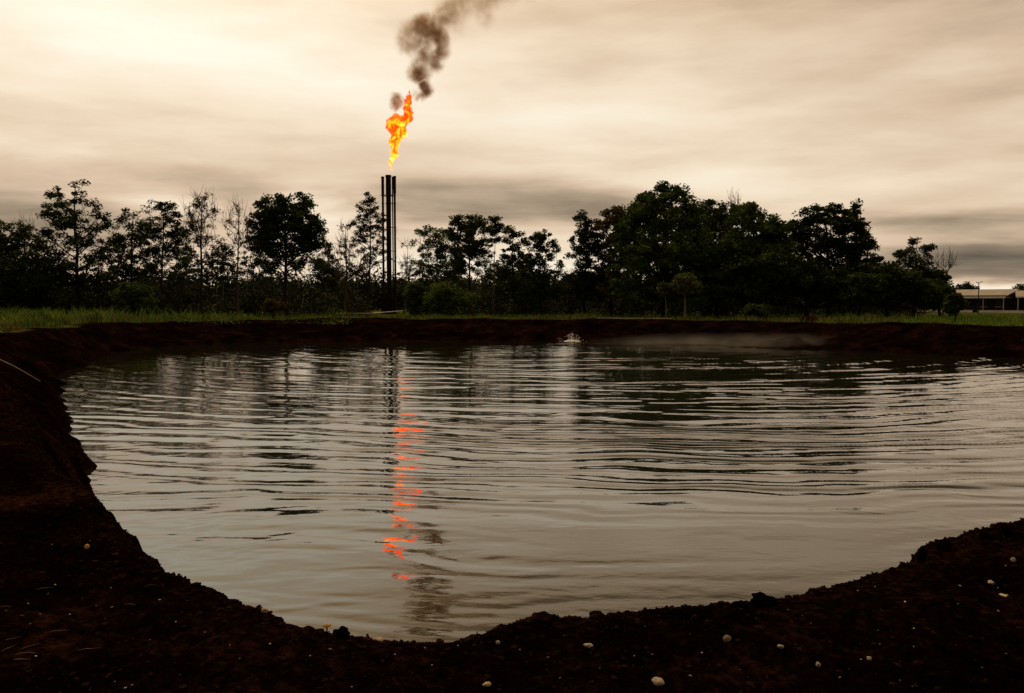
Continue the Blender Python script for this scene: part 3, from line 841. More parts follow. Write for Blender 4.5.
def hull(name, puffs, mat, k=1.35, voxel=.22):
    bm = bmesh.new()
    for x, y, z, r, w in puffs:
        s = bmesh.ops.create_icosphere(bm, subdivisions=2, radius=r * k * 1.04)
        bmesh.ops.translate(bm, verts=s['verts'], vec=(x, y, z))
    me = bpy.data.meshes.new(name); bm.to_mesh(me); bm.free()
    o = bpy.data.objects.new(name, me); col.objects.link(o)
    md = o.modifiers.new('remesh', 'REMESH'); md.mode = 'VOXEL'; md.voxel_size = voxel
    dg = bpy.context.evaluated_depsgraph_get()
    me2 = bpy.data.meshes.new_from_object(o.evaluated_get(dg))
    o.modifiers.clear()
    o.data = me2
    me2.name = name
    bpy.data.meshes.remove(me)
    me2.materials.clear(); me2.materials.append(mat)
    return o


def to_puffs(lst, origin, rs=1.0):
    out = []
    g = random.Random(5)
    for x, y, r, w in lst:
        c = at(x, y, FD) - origin
        out.append((float(c[0]), float(c[1]) + g.uniform(-.3, .3) * r * mp, float(c[2]), r * mp * rs, w))
    return out


f_or = at(390, 172, FD)
FL = [(390.3, 168, 1.6, .7), (390.8, 163, 2.2, .9), (392, 158, 2.8, 1), (394.5, 153, 3.3, 1), (395.5, 148, 3.2, 1), (394, 143, 4.0, 1), (397, 138, 4.8, 1), (401, 133, 4.6, 1), (396, 131, 5.2, 1), (391, 127, 4.0, 1),
      (392, 122, 4.0, 1), (397, 120, 4.8, 1), (403, 122, 5.0, 1), (408, 118, 4.4, 1), (409, 112, 3.8, 1), (406.5, 107, 3.6, 1), (408, 102, 3.0, 1), (409.5, 97, 2.4, .9), (410.5, 92.5, 1.7, .8)]
flp = to_puffs(FL, f_or, 1.22)


def flame_mat():
    m, nt, out = new_mat('gas_flame')
    L = nt.links.new
    tc = N(nt, 'ShaderNodeTexCoord')
    nz = N(nt, 'ShaderNodeTexNoise', i_Scale=0.85, i_Detail=4.0, i_Roughness=0.62)
    L(tc.outputs['Object'], nz.inputs['Vector'])
    # ragged: displace the sampling point
    sub = N(nt, 'ShaderNodeVectorMath', operation='SUBTRACT'); sub.inputs[1].default_value = (.5, .5, .5)
    L(nz.outputs['Color'], sub.inputs[0])
    sc = N(nt, 'ShaderNodeVectorMath', operation='SCALE'); sc.inputs['Scale'].default_value = 1.7
    L(sub.outputs[0], sc.inputs[0])
    ad = N(nt, 'ShaderNodeVectorMath', operation='ADD')
    L(tc.outputs['Object'], ad.inputs[0]); L(sc.outputs[0], ad.inputs[1])
    field = puff_field(nt, flp, ad.outputs[0])
    mr = N(nt, 'ShaderNodeMapRange', interpolation_type='SMOOTHSTEP')
    mr.inputs['From Min'].default_value = .14; mr.inputs['From Max'].default_value = .72
    L(field, mr.inputs['Value'])
    # colour: hotter and yellower low down and in cores, red in patches and to the top
    sx = N(nt, 'ShaderNodeSeparateXYZ'); L(tc.outputs['Object'], sx.inputs[0])
    zf = N(nt, 'ShaderNodeMapRange'); zf.inputs['From Min'].default_value = 0; zf.inputs['From Max'].default_value = 10.0
    zf.inputs['To Min'].default_value = .84; zf.inputs['To Max'].default_value = .10
    L(sx.outputs[2], zf.inputs['Value'])
    n2 = N(nt, 'ShaderNodeTexNoise', i_Scale=0.75, i_Detail=4.0, i_Roughness=0.6, i_Distortion=1.2)
    of = N(nt, 'ShaderNodeVectorMath', operation='ADD'); of.inputs[1].default_value = (3.1, 0, 7.7)
    L(tc.outputs['Object'], of.inputs[0]); L(of.outputs[0], n2.inputs['Vector'])
    nm = N(nt, 'ShaderNodeMath', operation='MULTIPLY_ADD', i_1=3.6, i_2=-1.8)
    L(n2.outputs['Fac'], nm.inputs[0])
    a1 = N(nt, 'ShaderNodeMath', operation='ADD'); L(zf.outputs[0], a1.inputs[0]); L(nm.outputs[0], a1.inputs[1])
    cr = ramp(nt, a1.outputs[0], [(0.05, (.55, .014, .0008)), (.33, (.9, .042, .0012)), (.6, (1.0, .115, .003)), (.85, (1.0, .25, .008)), (1.0, (1.0, .36, .04))])
    em = N(nt, 'ShaderNodeEmission')
    L(cr.outputs[0], em.inputs['Color'])
    st = N(nt, 'ShaderNodeMath', operation='MULTIPLY', i_1=34.0)
    L(mr.outputs[0], st.inputs[0]); L(st.outputs[0], em.inputs['Strength'])
    ab = N(nt, 'ShaderNodeVolumeAbsorption'); ab.inputs['Color'].default_value = (0, 0, 0, 1)
    dn = N(nt, 'ShaderNodeMath', operation='MULTIPLY', i_1=8.0)
    L(mr.outputs[0], dn.inputs[0]); L(dn.outputs[0], ab.inputs['Density'])
    add = N(nt, 'ShaderNodeAddShader'); L(em.outputs[0], add.inputs[0]); L(ab.outputs[0], add.inputs[1])
    L(add.outputs[0], out.inputs['Volume'])
    return m


fl = hull('gas_flame', flp, flame_mat(), 1.9, .12)
fl.location = f_or
tag(fl, 'leaping yellow and orange gas flame above the flare stack', 'flame')

SM = [(397, 101, 4.4, 1.3), (395, 106, 2.8, .9), (424, 96, 2.6, 1.3), (426, 90, 4.6, 1.9), (422, 92, 3.2, .9), (424, 83, 4.2, 1.0), (420, 82, 3.6, .8), (418, 98, 2.4, .5), (419, 76, 5.5, .75), (414, 73, 5.0, .8), (417, 66, 5.5, .5), (425, 74, 4.8, .55), (424, 62, 5.5, .45),
      (436, 66, 4.2, .8), (437, 59, 5.5, .85), (441, 52, 5.5, .85), (442, 44, 5.5, .8), (439, 36, 6.0, .75), (432, 32, 6.0, .65), (430, 54, 5.0, .5), (424, 22, 6.5, .75), (418, 24, 6.0, .6), (430, 20, 5.0, .5), (412, 31, 6.5, .42), (404, 36, 6.5, .36),
      (404, 46, 5.5, .32), (425, 40, 6.5, .4), (420, 48, 6, .35), (415, 40, 6, .35), (428, 30, 6, .4), (433, 42, 6, .5), (423, 54, 5, .4), (412, 50, 5, .25), (424, 88, 3.5, .9), (427, 93, 3, .9), (440, 21, 7, .3), (446, 15, 8, .24), (414, 93, 2.4, .6), (419, 97, 2.4, .6), (445, 12, 9, .17), (456, 6, 10, .17), (470, 0, 11, .18), (484, 3, 9, .18), (487, 20, 7, .11), (457, 24, 7, .11), (500, -12, 13, .16), (522, -24, 15, .14)]
s_or = at(425, 96, FD)
smp = to_puffs(SM, s_or, 1.55)


def smoke_mat():
    m, nt, out = new_mat('smoke')
    L = nt.links.new
    tc = N(nt, 'ShaderNodeTexCoord')
    nz = N(nt, 'ShaderNodeTexNoise', i_Scale=0.6, i_Detail=6.0, i_Roughness=0.62)
    L(tc.outputs['Object'], nz.inputs['Vector'])
    sub = N(nt, 'ShaderNodeVectorMath', operation='SUBTRACT'); sub.inputs[1].default_value = (.5, .5, .5)
    L(nz.outputs['Color'], sub.inputs[0])
    sc = N(nt, 'ShaderNodeVectorMath', operation='SCALE'); sc.inputs['Scale'].default_value = 1.9
    L(sub.outputs[0], sc.inputs[0])
    ad = N(nt, 'ShaderNodeVectorMath', operation='ADD')
    L(tc.outputs['Object'], ad.inputs[0]); L(sc.outputs[0], ad.inputs[1])
    field = puff_field(nt, smp, ad.outputs[0])
    n2 = N(nt, 'ShaderNodeTexNoise', i_Scale=0.7, i_Detail=6.0, i_Roughness=0.65)
    L(ad.outputs[0], n2.inputs['Vector'])
    mr = N(nt, 'ShaderNodeMapRange'); mr.inputs['From Min'].default_value = .36; mr.inputs['From Max'].default_value = .62
    mr.inputs['To Min'].default_value = .10; mr.inputs['To Max'].default_value = 1.4
    L(n2.outputs['Fac'], mr.inputs['Value'])
    mu = N(nt, 'ShaderNodeMath', operation='MULTIPLY'); L(field, mu.inputs[0]); L(mr.outputs[0], mu.inputs[1])
    g = N(nt, 'ShaderNodeMath', operation='MULTIPLY', i_1=1.7); L(mu.outputs[0], g.inputs[0])
    pv = N(nt, 'ShaderNodeVolumePrincipled')
    pv.inputs['Color'].default_value = (.34, .26, .185, 1)
    pv.inputs['Anisotropy'].default_value = 0.2
    pv.inputs['Absorption Color'].default_value = (.28, .125, .045, 1)
    L(g.outputs[0], pv.inputs['Density'])
    L(pv.outputs[0], out.inputs['Volume'])
    return m


sm = hull('smoke_plume', smp, smoke_mat(), 1.75, .25)
sm.location = s_or
tag(sm, 'curling brown smoke drifting up from the flame tip', 'smoke')


# ------------------------------------------------------------------ mist over the far water and the splash
def mist_mat():
    m, nt, out = new_mat('mist')
    L = nt.links.new
    tc = N(nt, 'ShaderNodeTexCoord')
    nz = N(nt, 'ShaderNodeTexNoise', i_Scale=0.32, i_Detail=4.0)
    L(tc.outputs['Object'], nz.inputs['Vector'])
    ln = N(nt, 'ShaderNodeVectorMath', operation='MULTIPLY'); ln.inputs[1].default_value = (1 / 13.0, 1 / 5.0, 1 / 1.05)
    L(tc.outputs['Object'], ln.inputs[0])
    le = N(nt, 'ShaderNodeVectorMath', operation='LENGTH'); L(ln.outputs[0], le.inputs[0])
    mr = N(nt, 'ShaderNodeMapRange', interpolation_type='SMOOTHSTEP'); mr.inputs['From Min'].default_value = 1.0; mr.inputs['From Max'].default_value = .1
    mr.inputs['To Max'].default_value = .125
    L(le.outputs['Value'], mr.inputs['Value'])
    mm = N(nt, 'ShaderNodeMapRange'); mm.inputs['From Min'].default_value = .36; mm.inputs['From Max'].default_value = .65
    L(nz.outputs['Fac'], mm.inputs['Value'])
    mu = N(nt, 'ShaderNodeMath', operation='MULTIPLY'); L(mr.outputs[0], mu.inputs[0]); L(mm.outputs[0], mu.inputs[1])
    pv = N(nt, 'ShaderNodeVolumePrincipled'); pv.inputs['Color'].default_value = (.85, .80, .72, 1)
    L(mu.outputs[0], pv.inputs['Density'])
    L(pv.outputs[0], out.inputs['Volume'])
    return m


bm = bmesh.new()
bmesh.ops.create_icosphere(bm, subdivisions=3, radius=1)
for v in bm.verts:
    v.co = (v.co.x * 13.0, v.co.y * 5.0, max(v.co.z, 0.0) * 1.05 + .03)
o = mesh_bm('mist', bm, mist_mat(), None, True)
o.location = (16.0, 54.5, .02)
tag(o, 'thin pale mist lying on the far water right of the splash', 'mist', kind='stuff')

m_, nt_, out_ = new_mat('spray')
bs_ = N(nt_, 'ShaderNodeBsdfPrincipled', i_Roughness=.35)
bs_.inputs['Base Color'].default_value = (.9, .88, .84, 1)
nt_.links.new(bs_.outputs[0], out_.inputs[0])
M['spray'] = m_
sp = empty('water_splash', SPLASH, 'small white splash of water bubbling up before the far bank', 'splash')
tb = Tubes()
g = random.Random(11)
for k in range(12):
    a = g.uniform(0, 6.28); rr_ = min(.3, abs(g.gauss(0, .18)))
    h = .55 * max(.12, g.uniform(.3, .8) * math.exp(-rr_ * 1.8))
    x, y = math.cos(a) * rr_, math.sin(a) * rr_ * .8
    tb.add([(x, y, -.03), (x * 1.1, y * 1.1, h * .5), (x * 1.25, y * 1.25, h)], [.05, .028, .006], 6)
tb.build('spray_jets', M['spray'], sp)  # thin upright jets of the splash spout
bm = bmesh.new()
for k in range(140):
    a = g.uniform(0, 6.28); rr_ = abs(g.gauss(0, .4))
    s = bmesh.ops.create_icosphere(bm, subdivisions=1, radius=g.uniform(.010, .030))
    bmesh.ops.translate(bm, verts=s['verts'], vec=(math.cos(a) * rr_ * 1.1, math.sin(a) * rr_, g.uniform(.02, .7) * math.exp(-rr_)))
mesh_bm('droplets', bm, M['spray'], sp, True)['kind'] = 'stuff'
bm = bmesh.new()
n = 40
ring = [bm.verts.new((math.cos(6.2832 * k / n) * .6 * (1 + .3 * math.sin(k * 1.7) * math.cos(k * .9)), math.sin(6.2832 * k / n) * .3 * (1 + .3 * math.sin(k * 2.3)), .02)) for k in range(n)]
cen = bm.verts.new((0, 0, .14))
for k in range(n): bm.faces.new((cen, ring[k], ring[(k + 1) % n]))
mesh_bm('foam', bm, M['spray'], sp, True)


# ------------------------------------------------------------------ hall at the right, second roof, lamp pole
def prism_roof(bm, L0, L1, wv, ze, zr, th=.12):
    """gable roof with ridge along u from L0 to L1, half width wv"""
    for s in (-1, 1):
        pr = [(0, zr), (s * wv, ze), (s * wv, ze - th), (0, zr - th)]
        a = [bm.verts.new((L0, y, z)) for y, z in pr]; b = [bm.verts.new((L1, y, z)) for y, z in pr]
        for k in range(4): bm.faces.new((a[k], a[(k + 1) % 4], b[(k + 1) % 4], b[k]))
        bm.faces.new(a); bm.faces.new(b[::-1])


HB = at(985, 313, 128)
hall = empty('hall', (HB[0], 128, LAND - .02), 'long low hall with a pale grey pitched roof and white veranda edge', 'hall', rz=R(-55))
hz = lambda py, D=128: at(985, py, D)[2] - LAND
bm = bmesh.new(); bm_box(bm, (-10, -3.0, 0), (4.6, 3.0, hz(295.6))); mesh_bm('wall', bm, M['wall_dark'], hall)
bm = bmesh.new(); prism_roof(bm, -10.6, 4.9, 3.7, hz(295.2), hz(289.2)); mesh_bm('roof', bm, M['roof'], hall)
bm = bmesh.new()
v = [bm.verts.new(p) for p in ((4.75, -3.0, hz(295.5)), (4.75, 3.0, hz(295.5)), (4.75, 0, hz(289.9)), (4.605, -3.0, hz(295.5)), (4.605, 3.0, hz(295.5)), (4.605, 0, hz(289.9)))]
for f in ((0, 1, 2), (5, 4, 3), (0, 3, 4, 1), (1, 4, 5, 2), (2, 5, 3, 0)): bm.faces.new([v[i] for i in f])
mesh_bm('gable', bm, M['wall_dark'], hall)
ver_z = hz(297.4)
bm = bmesh.new(); bm_box(bm, (-4.0, -6.2, ver_z - .06), (5.6, -3.72, ver_z + .06)); mesh_bm('veranda_roof', bm, M['roof'], hall)
bm = bmesh.new(); bm_box(bm, (-4.05, -6.28, ver_z - .14), (5.65, -6.205, ver_z + .14)); mesh_bm('fascia', bm, M['white_paint'], hall)
for u in (-3.7, -.6, 2.4, 5.3):
    bm = bmesh.new(); bm_lathe(bm, [(.07, 0), (.07, .1), (.04, .12), (.04, ver_z - .065)], 8, (u, -6.0)); mesh_bm('post', bm, M['white_paint'], hall)
for u0, u1 in ((-9.5, 1.2), (2.0, 8.5)):
    bm = bmesh.new(); bm_box(bm, (u0, -6.9, 0), (u1, -6.65, .30)); bm_box(bm, (u0 - .03, -6.93, .30), (u1 + .03, -6.62, .36)); mesh_bm('low_wall', bm, M['white_paint'], hall)
for u in (-8, -5, -2, 1.2, 3.4):
    bm = bmesh.new(); bm_box(bm, (u - .5, -3.05, .9), (u + .5, -3.003, 2.1)); w_ = mesh_bm('window', bm, M['wall_open'], hall)
    bm = bmesh.new(); bm_box(bm, (u - .6, -3.09, .82), (u + .6, -3.053, .9)); mesh_bm('sill', bm, M['white_paint'], w_)

SB = at(1032, 313, 120)
shed = empty('open_shed', (SB[0], 121, LAND - .02), 'open-sided shed with a light sheet roof at the right edge of the frame', 'shed', rz=R(-30))
sz = lambda py: at(1032, py, 121)[2] - LAND
bm = bmesh.new(); prism_roof(bm, -1.7, 9, 3.2, sz(297.0), sz(290.4)); mesh_bm('roof', bm, M['roof'], shed)
bm = bmesh.new(); bm_box(bm, (-1.65, -3.3, sz(297.6)), (9, -3.22, sz(296.4))); mesh_bm('fascia', bm, M['white_paint'], shed)
for u in (-1.4, 1.8, 5, 8.2):
    for v_ in (-2.9, 2.9):
        bm = bmesh.new(); bm_lathe(bm, [(.08, 0), (.08, .1), (.045, .12), (.045, sz(297.2))], 8, (u, v_)); mesh_bm('post', bm, M['white_paint'], shed)
bm = bmesh.new(); bm_box(bm, (-1.4, 2.4, 0), (9, 2.55, sz(297.4))); mesh_bm('back_wall', bm, M['wall_dark'], shed)

LPX = at(978, 313, 112)
lamp = empty('lamp_pole', (LPX[0], 112, LAND - .02), 'thin dark lamp pole with two small lamp heads in front of the hall', 'lamp pole')
lz = at(978, 282.5, 112)[2] - LAND
bm = bmesh.new(); bm_lathe(bm, [(.13, 0), (.13, .15), (.075, .17), (.055, lz)], 8); mesh_bm('pole', bm, M['steel'], lamp)
tb = Tubes(); tb.add([(-.15, 0, lz - .12), (.12, 0, lz + .02), (.32, 0, lz + .10)], [.03, .03, .03], 6); tb.add([(.05, 0, lz - .05), (-.2, 0, lz + .02)], [.03, .03], 6)
tb.build('arm', M['steel'], lamp)
for x, z in ((.36, lz + .10), (-.24, lz + .02)):
    bm = bmesh.new(); bm_box(bm, (x - .12, -.1, z - .05), (x + .12, .1, z + .05)); bmesh.ops.bevel(bm, geom=bm.edges[:], offset=.02); mesh_bm('lamp_head', bm, M['steel'], lamp)


# ------------------------------------------------------------------ clods, stones, straws on the near bank
def near_pt(px, py, step=True):
    """where the pixel's ray meets the near ground"""
    for _ in range(20):
        d = ray(px, py)
        t = np.arange(1.5, 60, 0.01)
        x, y, z = d[0] * t, d[1] * t, EYE + d[2] * t
        gz, s = ground_z(x, y)
        hit = np.nonzero(gz >= z)[0]
        i = hit[0] if len(hit) else -1
        if gz[i] > LAND - .28 or not step: break
        py += 1.0      # the ray cleared the brink: step back on to the bank
    return np.array([x[i], y[i], gz[i]])


def rock_bm(rx, ry, rz, seed, sub=2, rough=.22):
    g = random.Random(seed)
    bm = bmesh.new()
    bmesh.ops.create_icosphere(bm, subdivisions=sub, radius=1)
    from mathutils import noise
    off = Vector((g.uniform(-50, 50), g.uniform(-50, 50), g.uniform(-50, 50)))
    for v in bm.verts:
        k = 1 + rough * noise.noise(v.co * 1.3 + off) * 1.6 + rough * .6 * noise.noise(v.co * 3.4 + off)
        v.co = Vector((v.co.x * rx * k, v.co.y * ry * k, v.co.z * rz * k))
    return bm


def stone(name, px, py, wpx, hpx, mat, label, cat, seed, group=None, sub=3, rough=.18, lift=.12):
    p = near_pt(px, py)
    m_ = np.linalg.norm(p - np.array([0, 0, EYE])) / F
    wpx, hpx = (wpx * .85, hpx * .85) if mat.startswith('stone') else (wpx, hpx)
    bm = rock_bm(wpx * m_ / 2, wpx * m_ / 2 * .8, hpx * m_ / 2 * 1.05, seed, sub, rough)
    o = mesh_bm(name, bm, M[mat], None, True, (p[0], p[1], p[2] + hpx * m_ / 2 * lift))
    o.rotation_euler = (0, 0, random.Random(seed).uniform(0, 6))
    return tag(o, label, cat, group)


stone('stone', 727, 640, 10, 8, 'stone_pale', 'largest round pale stone on the soil in front of the water', 'stone', 1, rough=.08)
stone('stone', 658, 684, 14, 8, 'stone_white', 'grey-white oval stone at the very bottom of the bank', 'stone', 2, rough=.1)
stone('stone', 378, 639, 12, 4, 'stone_pale', 'flat buff stone half sunk in the lip of the bank', 'stone', 3)
stone('stone', 1013, 561, 6, 5, 'stone_pale', 'yellowish stone high on the right-hand rise of the bank', 'stone', 4, rough=.1)
stone('stone', 991, 584, 8, 4, 'stone_white', 'bright chipped stone below the yellowish one on the rise', 'stone', 5, rough=.3)
stone('stone', 1004, 596, 9, 2.5, 'stone_white', 'thin white sliver of stone below the bright chipped one', 'stone', 6, rough=.3)
stone('stone', 87, 548, 6, 6, 'stone_orange', 'reddish round pebble on the left-hand slope', 'stone', 7, rough=.1)
stone('stone', 818, 665, 6, 4.5, 'stone_white', 'white angular chip low on the bank under the broad clod', 'stone', 8, rough=.3)
stone('stone', 498, 644, 5, 5, 'stone_white', 'small bright pebble below the dark bulge in the lip', 'stone', 9, rough=.2)
stone('stone', 487, 687, 9, 5, 'stone_pale', 'yellow-grey stone cut by the bottom edge of the picture', 'stone', 10, rough=.15)
stone('stone', 588, 647, 9, 4, 'stone_white', 'split white chip in two points below the square clod', 'stone', 11, rough=.35)
stone('stone', 780, 649, 7, 4, 'stone_white', 'small whitish stone right of the largest round stone', 'stone', 12, rough=.25)
stone('stone', 869, 659, 6, 4, 'stone_white', 'pale pebble alone on the dark lower right soil', 'stone', 13, rough=.2)
stone('stone', 264, 612, 8, 7, 'stone_pale', 'dull grey stone set in the lip by the mushroom', 'stone', 14, rough=.2)
# mushroom on the lip
p = near_pt(327, 633)
ms = empty('mushroom', p, 'small orange-capped mushroom standing on the lip of the bank', 'mushroom')
k_ = .75 * np.linalg.norm(p - np.array([0, 0, EYE])) / F
bm = bmesh.new(); bm_lathe(bm, [(1.1 * k_, -3 * k_), (.9 * k_, 4 * k_), (.8 * k_, 8 * k_)], 8); mesh_bm('stem', bm, M['clod'], ms, True)
bm = bmesh.new(); bm_lathe(bm, [(1 * k_, 7.8 * k_), (5.2 * k_, 8.4 * k_), (5.4 * k_, 9.2 * k_), (4 * k_, 10.6 * k_), (1.5 * k_, 11.4 * k_)], 14); mesh_bm('cap', bm, M['stone_orange'], ms, True)
# clods standing out on the lip
for i, (px, py, w_, h_, lb) in enumerate((
        (765, 600, 25, 12, 'broad smooth dark clod on the lip, largest of the clods'),
        (740, 605, 13, 7, 'low dark clod beside the broad smooth one'),
        (598, 616, 15, 9, 'square dark clod alone on the middle of the lip'),
        (342, 634, 16, 11, 'rounded black clod next to the mushroom'),
        (922, 556, 7, 16, 'upright tooth-shaped clod at the step in the right-hand lip'),
        (945, 546, 12, 8, 'jagged clod on top of the right-hand lip'),
        (984, 536, 9, 8, 'dark knob of soil high on the right-hand lip'),
        (1007, 531, 9, 7, 'outermost dark knob on the right-hand lip'),
        (121, 486, 10, 7, 'clod jutting out over the water from the left-hand bank'),
        (540, 618, 30, 7, 'long dark bulge of soil on the middle of the lip'))):
    stone('soil_clod', px, py + h_ * .4, w_, h_, 'clod', lb, 'clod', 60 + i, rough=.42, lift=.55)
# dry stick at the left
p0, p1 = near_pt(-14, 361, False), near_pt(40, 382, False)
tb = Tubes(); tb.add([p0 + [0, 0, .22], (p0 + p1) / 2 + [0, 0, .16], p1 + [0, 0, .02]], [.016, .02, .012], 6)
tag(tb.build('dry_stick', M['wood_pale']), 'thin pale stick lying on the left-hand bank', 'stick')
# pale chips: one look, many copies
chips_me = []
for s in range(5):
    bm = rock_bm(1, .8, .55, 200 + s, 2, .45)
    me = bpy.data.meshes.new('pale_chip'); bm.to_mesh(me); bm.free(); me.materials.append(M['stone_white' if s % 2 else 'stone_pale'])
    for pl in me.polygons: pl.use_smooth = True
    chips_me.append(me)
CH = [(52, 545), (90, 541), (96, 606), (111, 589), (112, 609), (40, 616), (70, 616), (105, 619), (48, 594), (55, 585), (28, 604), (6, 611), (30, 624), (230, 646), (270, 644), (240, 659), (36, 658), (90, 690), (115, 682), (125, 689), (132, 686),
      (352, 687), (548, 658), (458, 646), (425, 648), (564, 636), (645, 627), (672, 611), (690, 634), (634, 656), (652, 655), (702, 654), (788, 610), (802, 617), (811, 625), (849, 670), (861, 660), (880, 644), (914, 629), (960, 586), (914, 647),
      (878, 631), (937, 565), (947, 549), (998, 590), (1006, 566), (1006, 655), (982, 668), (900, 682), (912, 690), (840, 678), (858, 591), (875, 588), (905, 602), (958, 605), (998, 611), (150, 640), (176, 622), (310, 656), (205, 633), (180, 676), (160, 600), (330, 650), (600, 668), (740, 670), (690, 676), (560, 679), (520, 650), (432, 666), (395, 655)]
for i, (px, py) in enumerate(CH):
    p = near_pt(px, py)
    k_ = np.linalg.norm(p - np.array([0, 0, EYE])) / F
    o = bpy.data.objects.new('pale_chip', chips_me[i % 5])
    col.objects.link(o)
    s = k_ * random.uniform(.4, 1.1)
    o.scale = (s * random.uniform(.8, 1.7), s, s)
    o.location = p + np.array([0, 0, .05 * s])
    o.rotation_euler = (0, 0, random.uniform(0, 6.28))
    tag(o, 'tiny pale stone chip scattered on the dark near bank', 'stone chip', 'pale chips scattered on the near bank')
st_me = []
for s in range(3):
    tb = Tubes()
    L_ = 1.0
    tb.add([(-.5, 0, 0), (-.2, .05 * (s - 1) + .02, .04), (.1, .10 * (s - 1), .03), (.5, -.04, .0)], [.012, .022, .02, .008], 5)
    o = tb.build('straw', M['straw']); st_me.append(o.data); bpy.data.objects.remove(o)
for i, (px, py, l_, a_) in enumerate(((12, 640, 14, .6), (30, 648, 16, .7), (24, 656, 20, .1), (8, 650, 12, 1.1), (22, 618, 9, -.5), (4, 609, 12, 0), (90, 650, 18, .1), (45, 590, 14, .15), (130, 606, 12, -.3), (60, 633, 16, .1), (18, 662, 24, .05), (150, 588, 10, .2))):
    p = near_pt(px, py)
    k_ = np.linalg.norm(p - np.array([0, 0, EYE])) / F
    o = bpy.data.objects.new('straw', st_me[i % 3]); col.objects.link(o)
    o.scale = (l_ * k_,) * 3
    o.location = p + np.array([0, 0, .006])
    o.rotation_euler = (0, -.1, a_)
    tag(o, 'short dry straw on the dark soil at the bottom left', 'straw', 'dry straws at the bottom left')


# countless crumbs of soil on the near bank
def crumbs():
    n = 12000
    base = []
    bm = bmesh.new(); bmesh.ops.create_icosphere(bm, subdivisions=1, radius=1)
    bv = np.array([v.co[:] for v in bm.verts]); bf = np.array([[v.index for v in f.verts] for f in bm.faces]); bm.free()
    th = np.radians(rng.uniform(-45, 46, n))
    r = 2.2 + 16 * rng.random(n) ** 2.0
    x, y = r * np.sin(th), r * np.cos(th)
    # a second set right along the lip
    m = 3500
    seg = rng.integers(0, 26, m); t = rng.random(m)
    lx = LIP[seg, 0] * (1 - t) + LIP[seg + 1, 0] * t; ly = LIP[seg, 1] * (1 - t) + LIP[seg + 1, 1] * t
    x = np.concatenate([x, lx + rng.normal(size=m) * .14]); y = np.concatenate([y, ly + rng.normal(size=m) * .14])
    z, s = ground_z(x, y)
    k = (s > -.35)
    x, y, z = x[k], y[k], z[k]
    n = len(x)
    d = np.hypot(x, y)
    sz = (0.004 + 0.011 * rng.random(n) ** 5.0) * (0.75 + d / 11)
    v = bv[None] * (1 + .42 * rng.uniform(-1, 1, size=(n, len(bv), 1))) * sz[:, None, None] * rng.uniform(.6, 1.5, (n, 1, 3)) * np.array([1, 1, .7])
    v += np.stack([x, y, z + sz * .35], -1)[:, None, :]
    f = bf[None] + (np.arange(n) * len(bv))[:, None, None]
    tag(mesh_np('soil_crumbs', v.reshape(-1, 3), f.reshape(-1, 3), M['clod']), 'crumbled dark soil on the near bank', 'soil', kind='stuff')


crumbs()

# ------------------------------------------------------------------ sky
SUN_EL, SUN_AZ = 54.0, -26.0     # degrees; azimuth from +Y towards +X
world = bpy.data.worlds.new('World')
scene.world = world
world.use_nodes = True
nt = world.node_tree
nt.nodes.clear()
L = nt.links.new
tc = N(nt, 'ShaderNodeTexCoord')
sep = N(nt, 'ShaderNodeSeparateXYZ'); L(tc.outputs['Generated'], sep.inputs[0])


def mth(op, a, b=None, c=None, clamp=False):
    n = N(nt, 'ShaderNodeMath', operation=op, use_clamp=clamp)
    for i, v in enumerate((a, b, c)):
        if v is None: continue
        if isinstance(v, (int, float)): n.inputs[i].default_value = v
        else: L(v, n.inputs[i])
    return n.outputs[0]


az = mth('ARCTAN2', sep.outputs[0], sep.outputs[1])
el = mth('ARCSINE', sep.outputs[2])
# cloud-deck coordinates
zz = mth('ADD', mth('MAXIMUM', sep.outputs[2], 0.0), 0.06)
cx, cy = mth('DIVIDE', sep.outputs[0], zz), mth('DIVIDE', sep.outputs[1], zz)
comb = N(nt, 'ShaderNodeCombineXYZ'); L(cx, comb.inputs[0]); L(cy, comb.inputs[1])
mp1 = N(nt, 'ShaderNodeMapping'); mp1.inputs['Scale'].default_value = (.36, .60, 1); mp1.inputs['Rotation'].default_value = (0, 0, R(6)); L(comb.outputs[0], mp1.inputs[0])
nA = N(nt, 'ShaderNodeTexNoise', i_Scale=1.6, i_Detail=6.0, i_Roughness=0.52, i_Distortion=0.5); L(mp1.outputs[0], nA.inputs['Vector'])
nB = N(nt, 'ShaderNodeTexNoise', i_Scale=5.0, i_Detail=5.0, i_Roughness=0.55, i_Distortion=0.3); L(mp1.outputs[0], nB.inputs['Vector'])
# low-frequency warp for the big banks
comb2 = N(nt, 'ShaderNodeCombineXYZ'); L(mth('MULTIPLY', az, 5.0), comb2.inputs[0]); L(mth('MULTIPLY', el, 22.0), comb2.inputs[1])
nW = N(nt, 'ShaderNodeTexNoise', i_Scale=1.3, i_Detail=4.0, i_Roughness=0.55); L(comb2.outputs[0], nW.inputs['Vector'])
sw = N(nt, 'ShaderNodeSeparateColor'); L(nW.outputs['Color'], sw.inputs[0])
azw = mth('ADD', az, mth('MULTIPLY_ADD', sw.outputs[0], .20, -.10))
elw = mth('ADD', el, mth('MULTIPLY_ADD', sw.outputs[1], .026, -.013))


def px_az(px): return math.atan((px - W / 2) / F)
def px_el(px, py):
    d = ray(px, py); return math.atan2(d[2], math.hypot(d[0], d[1]))


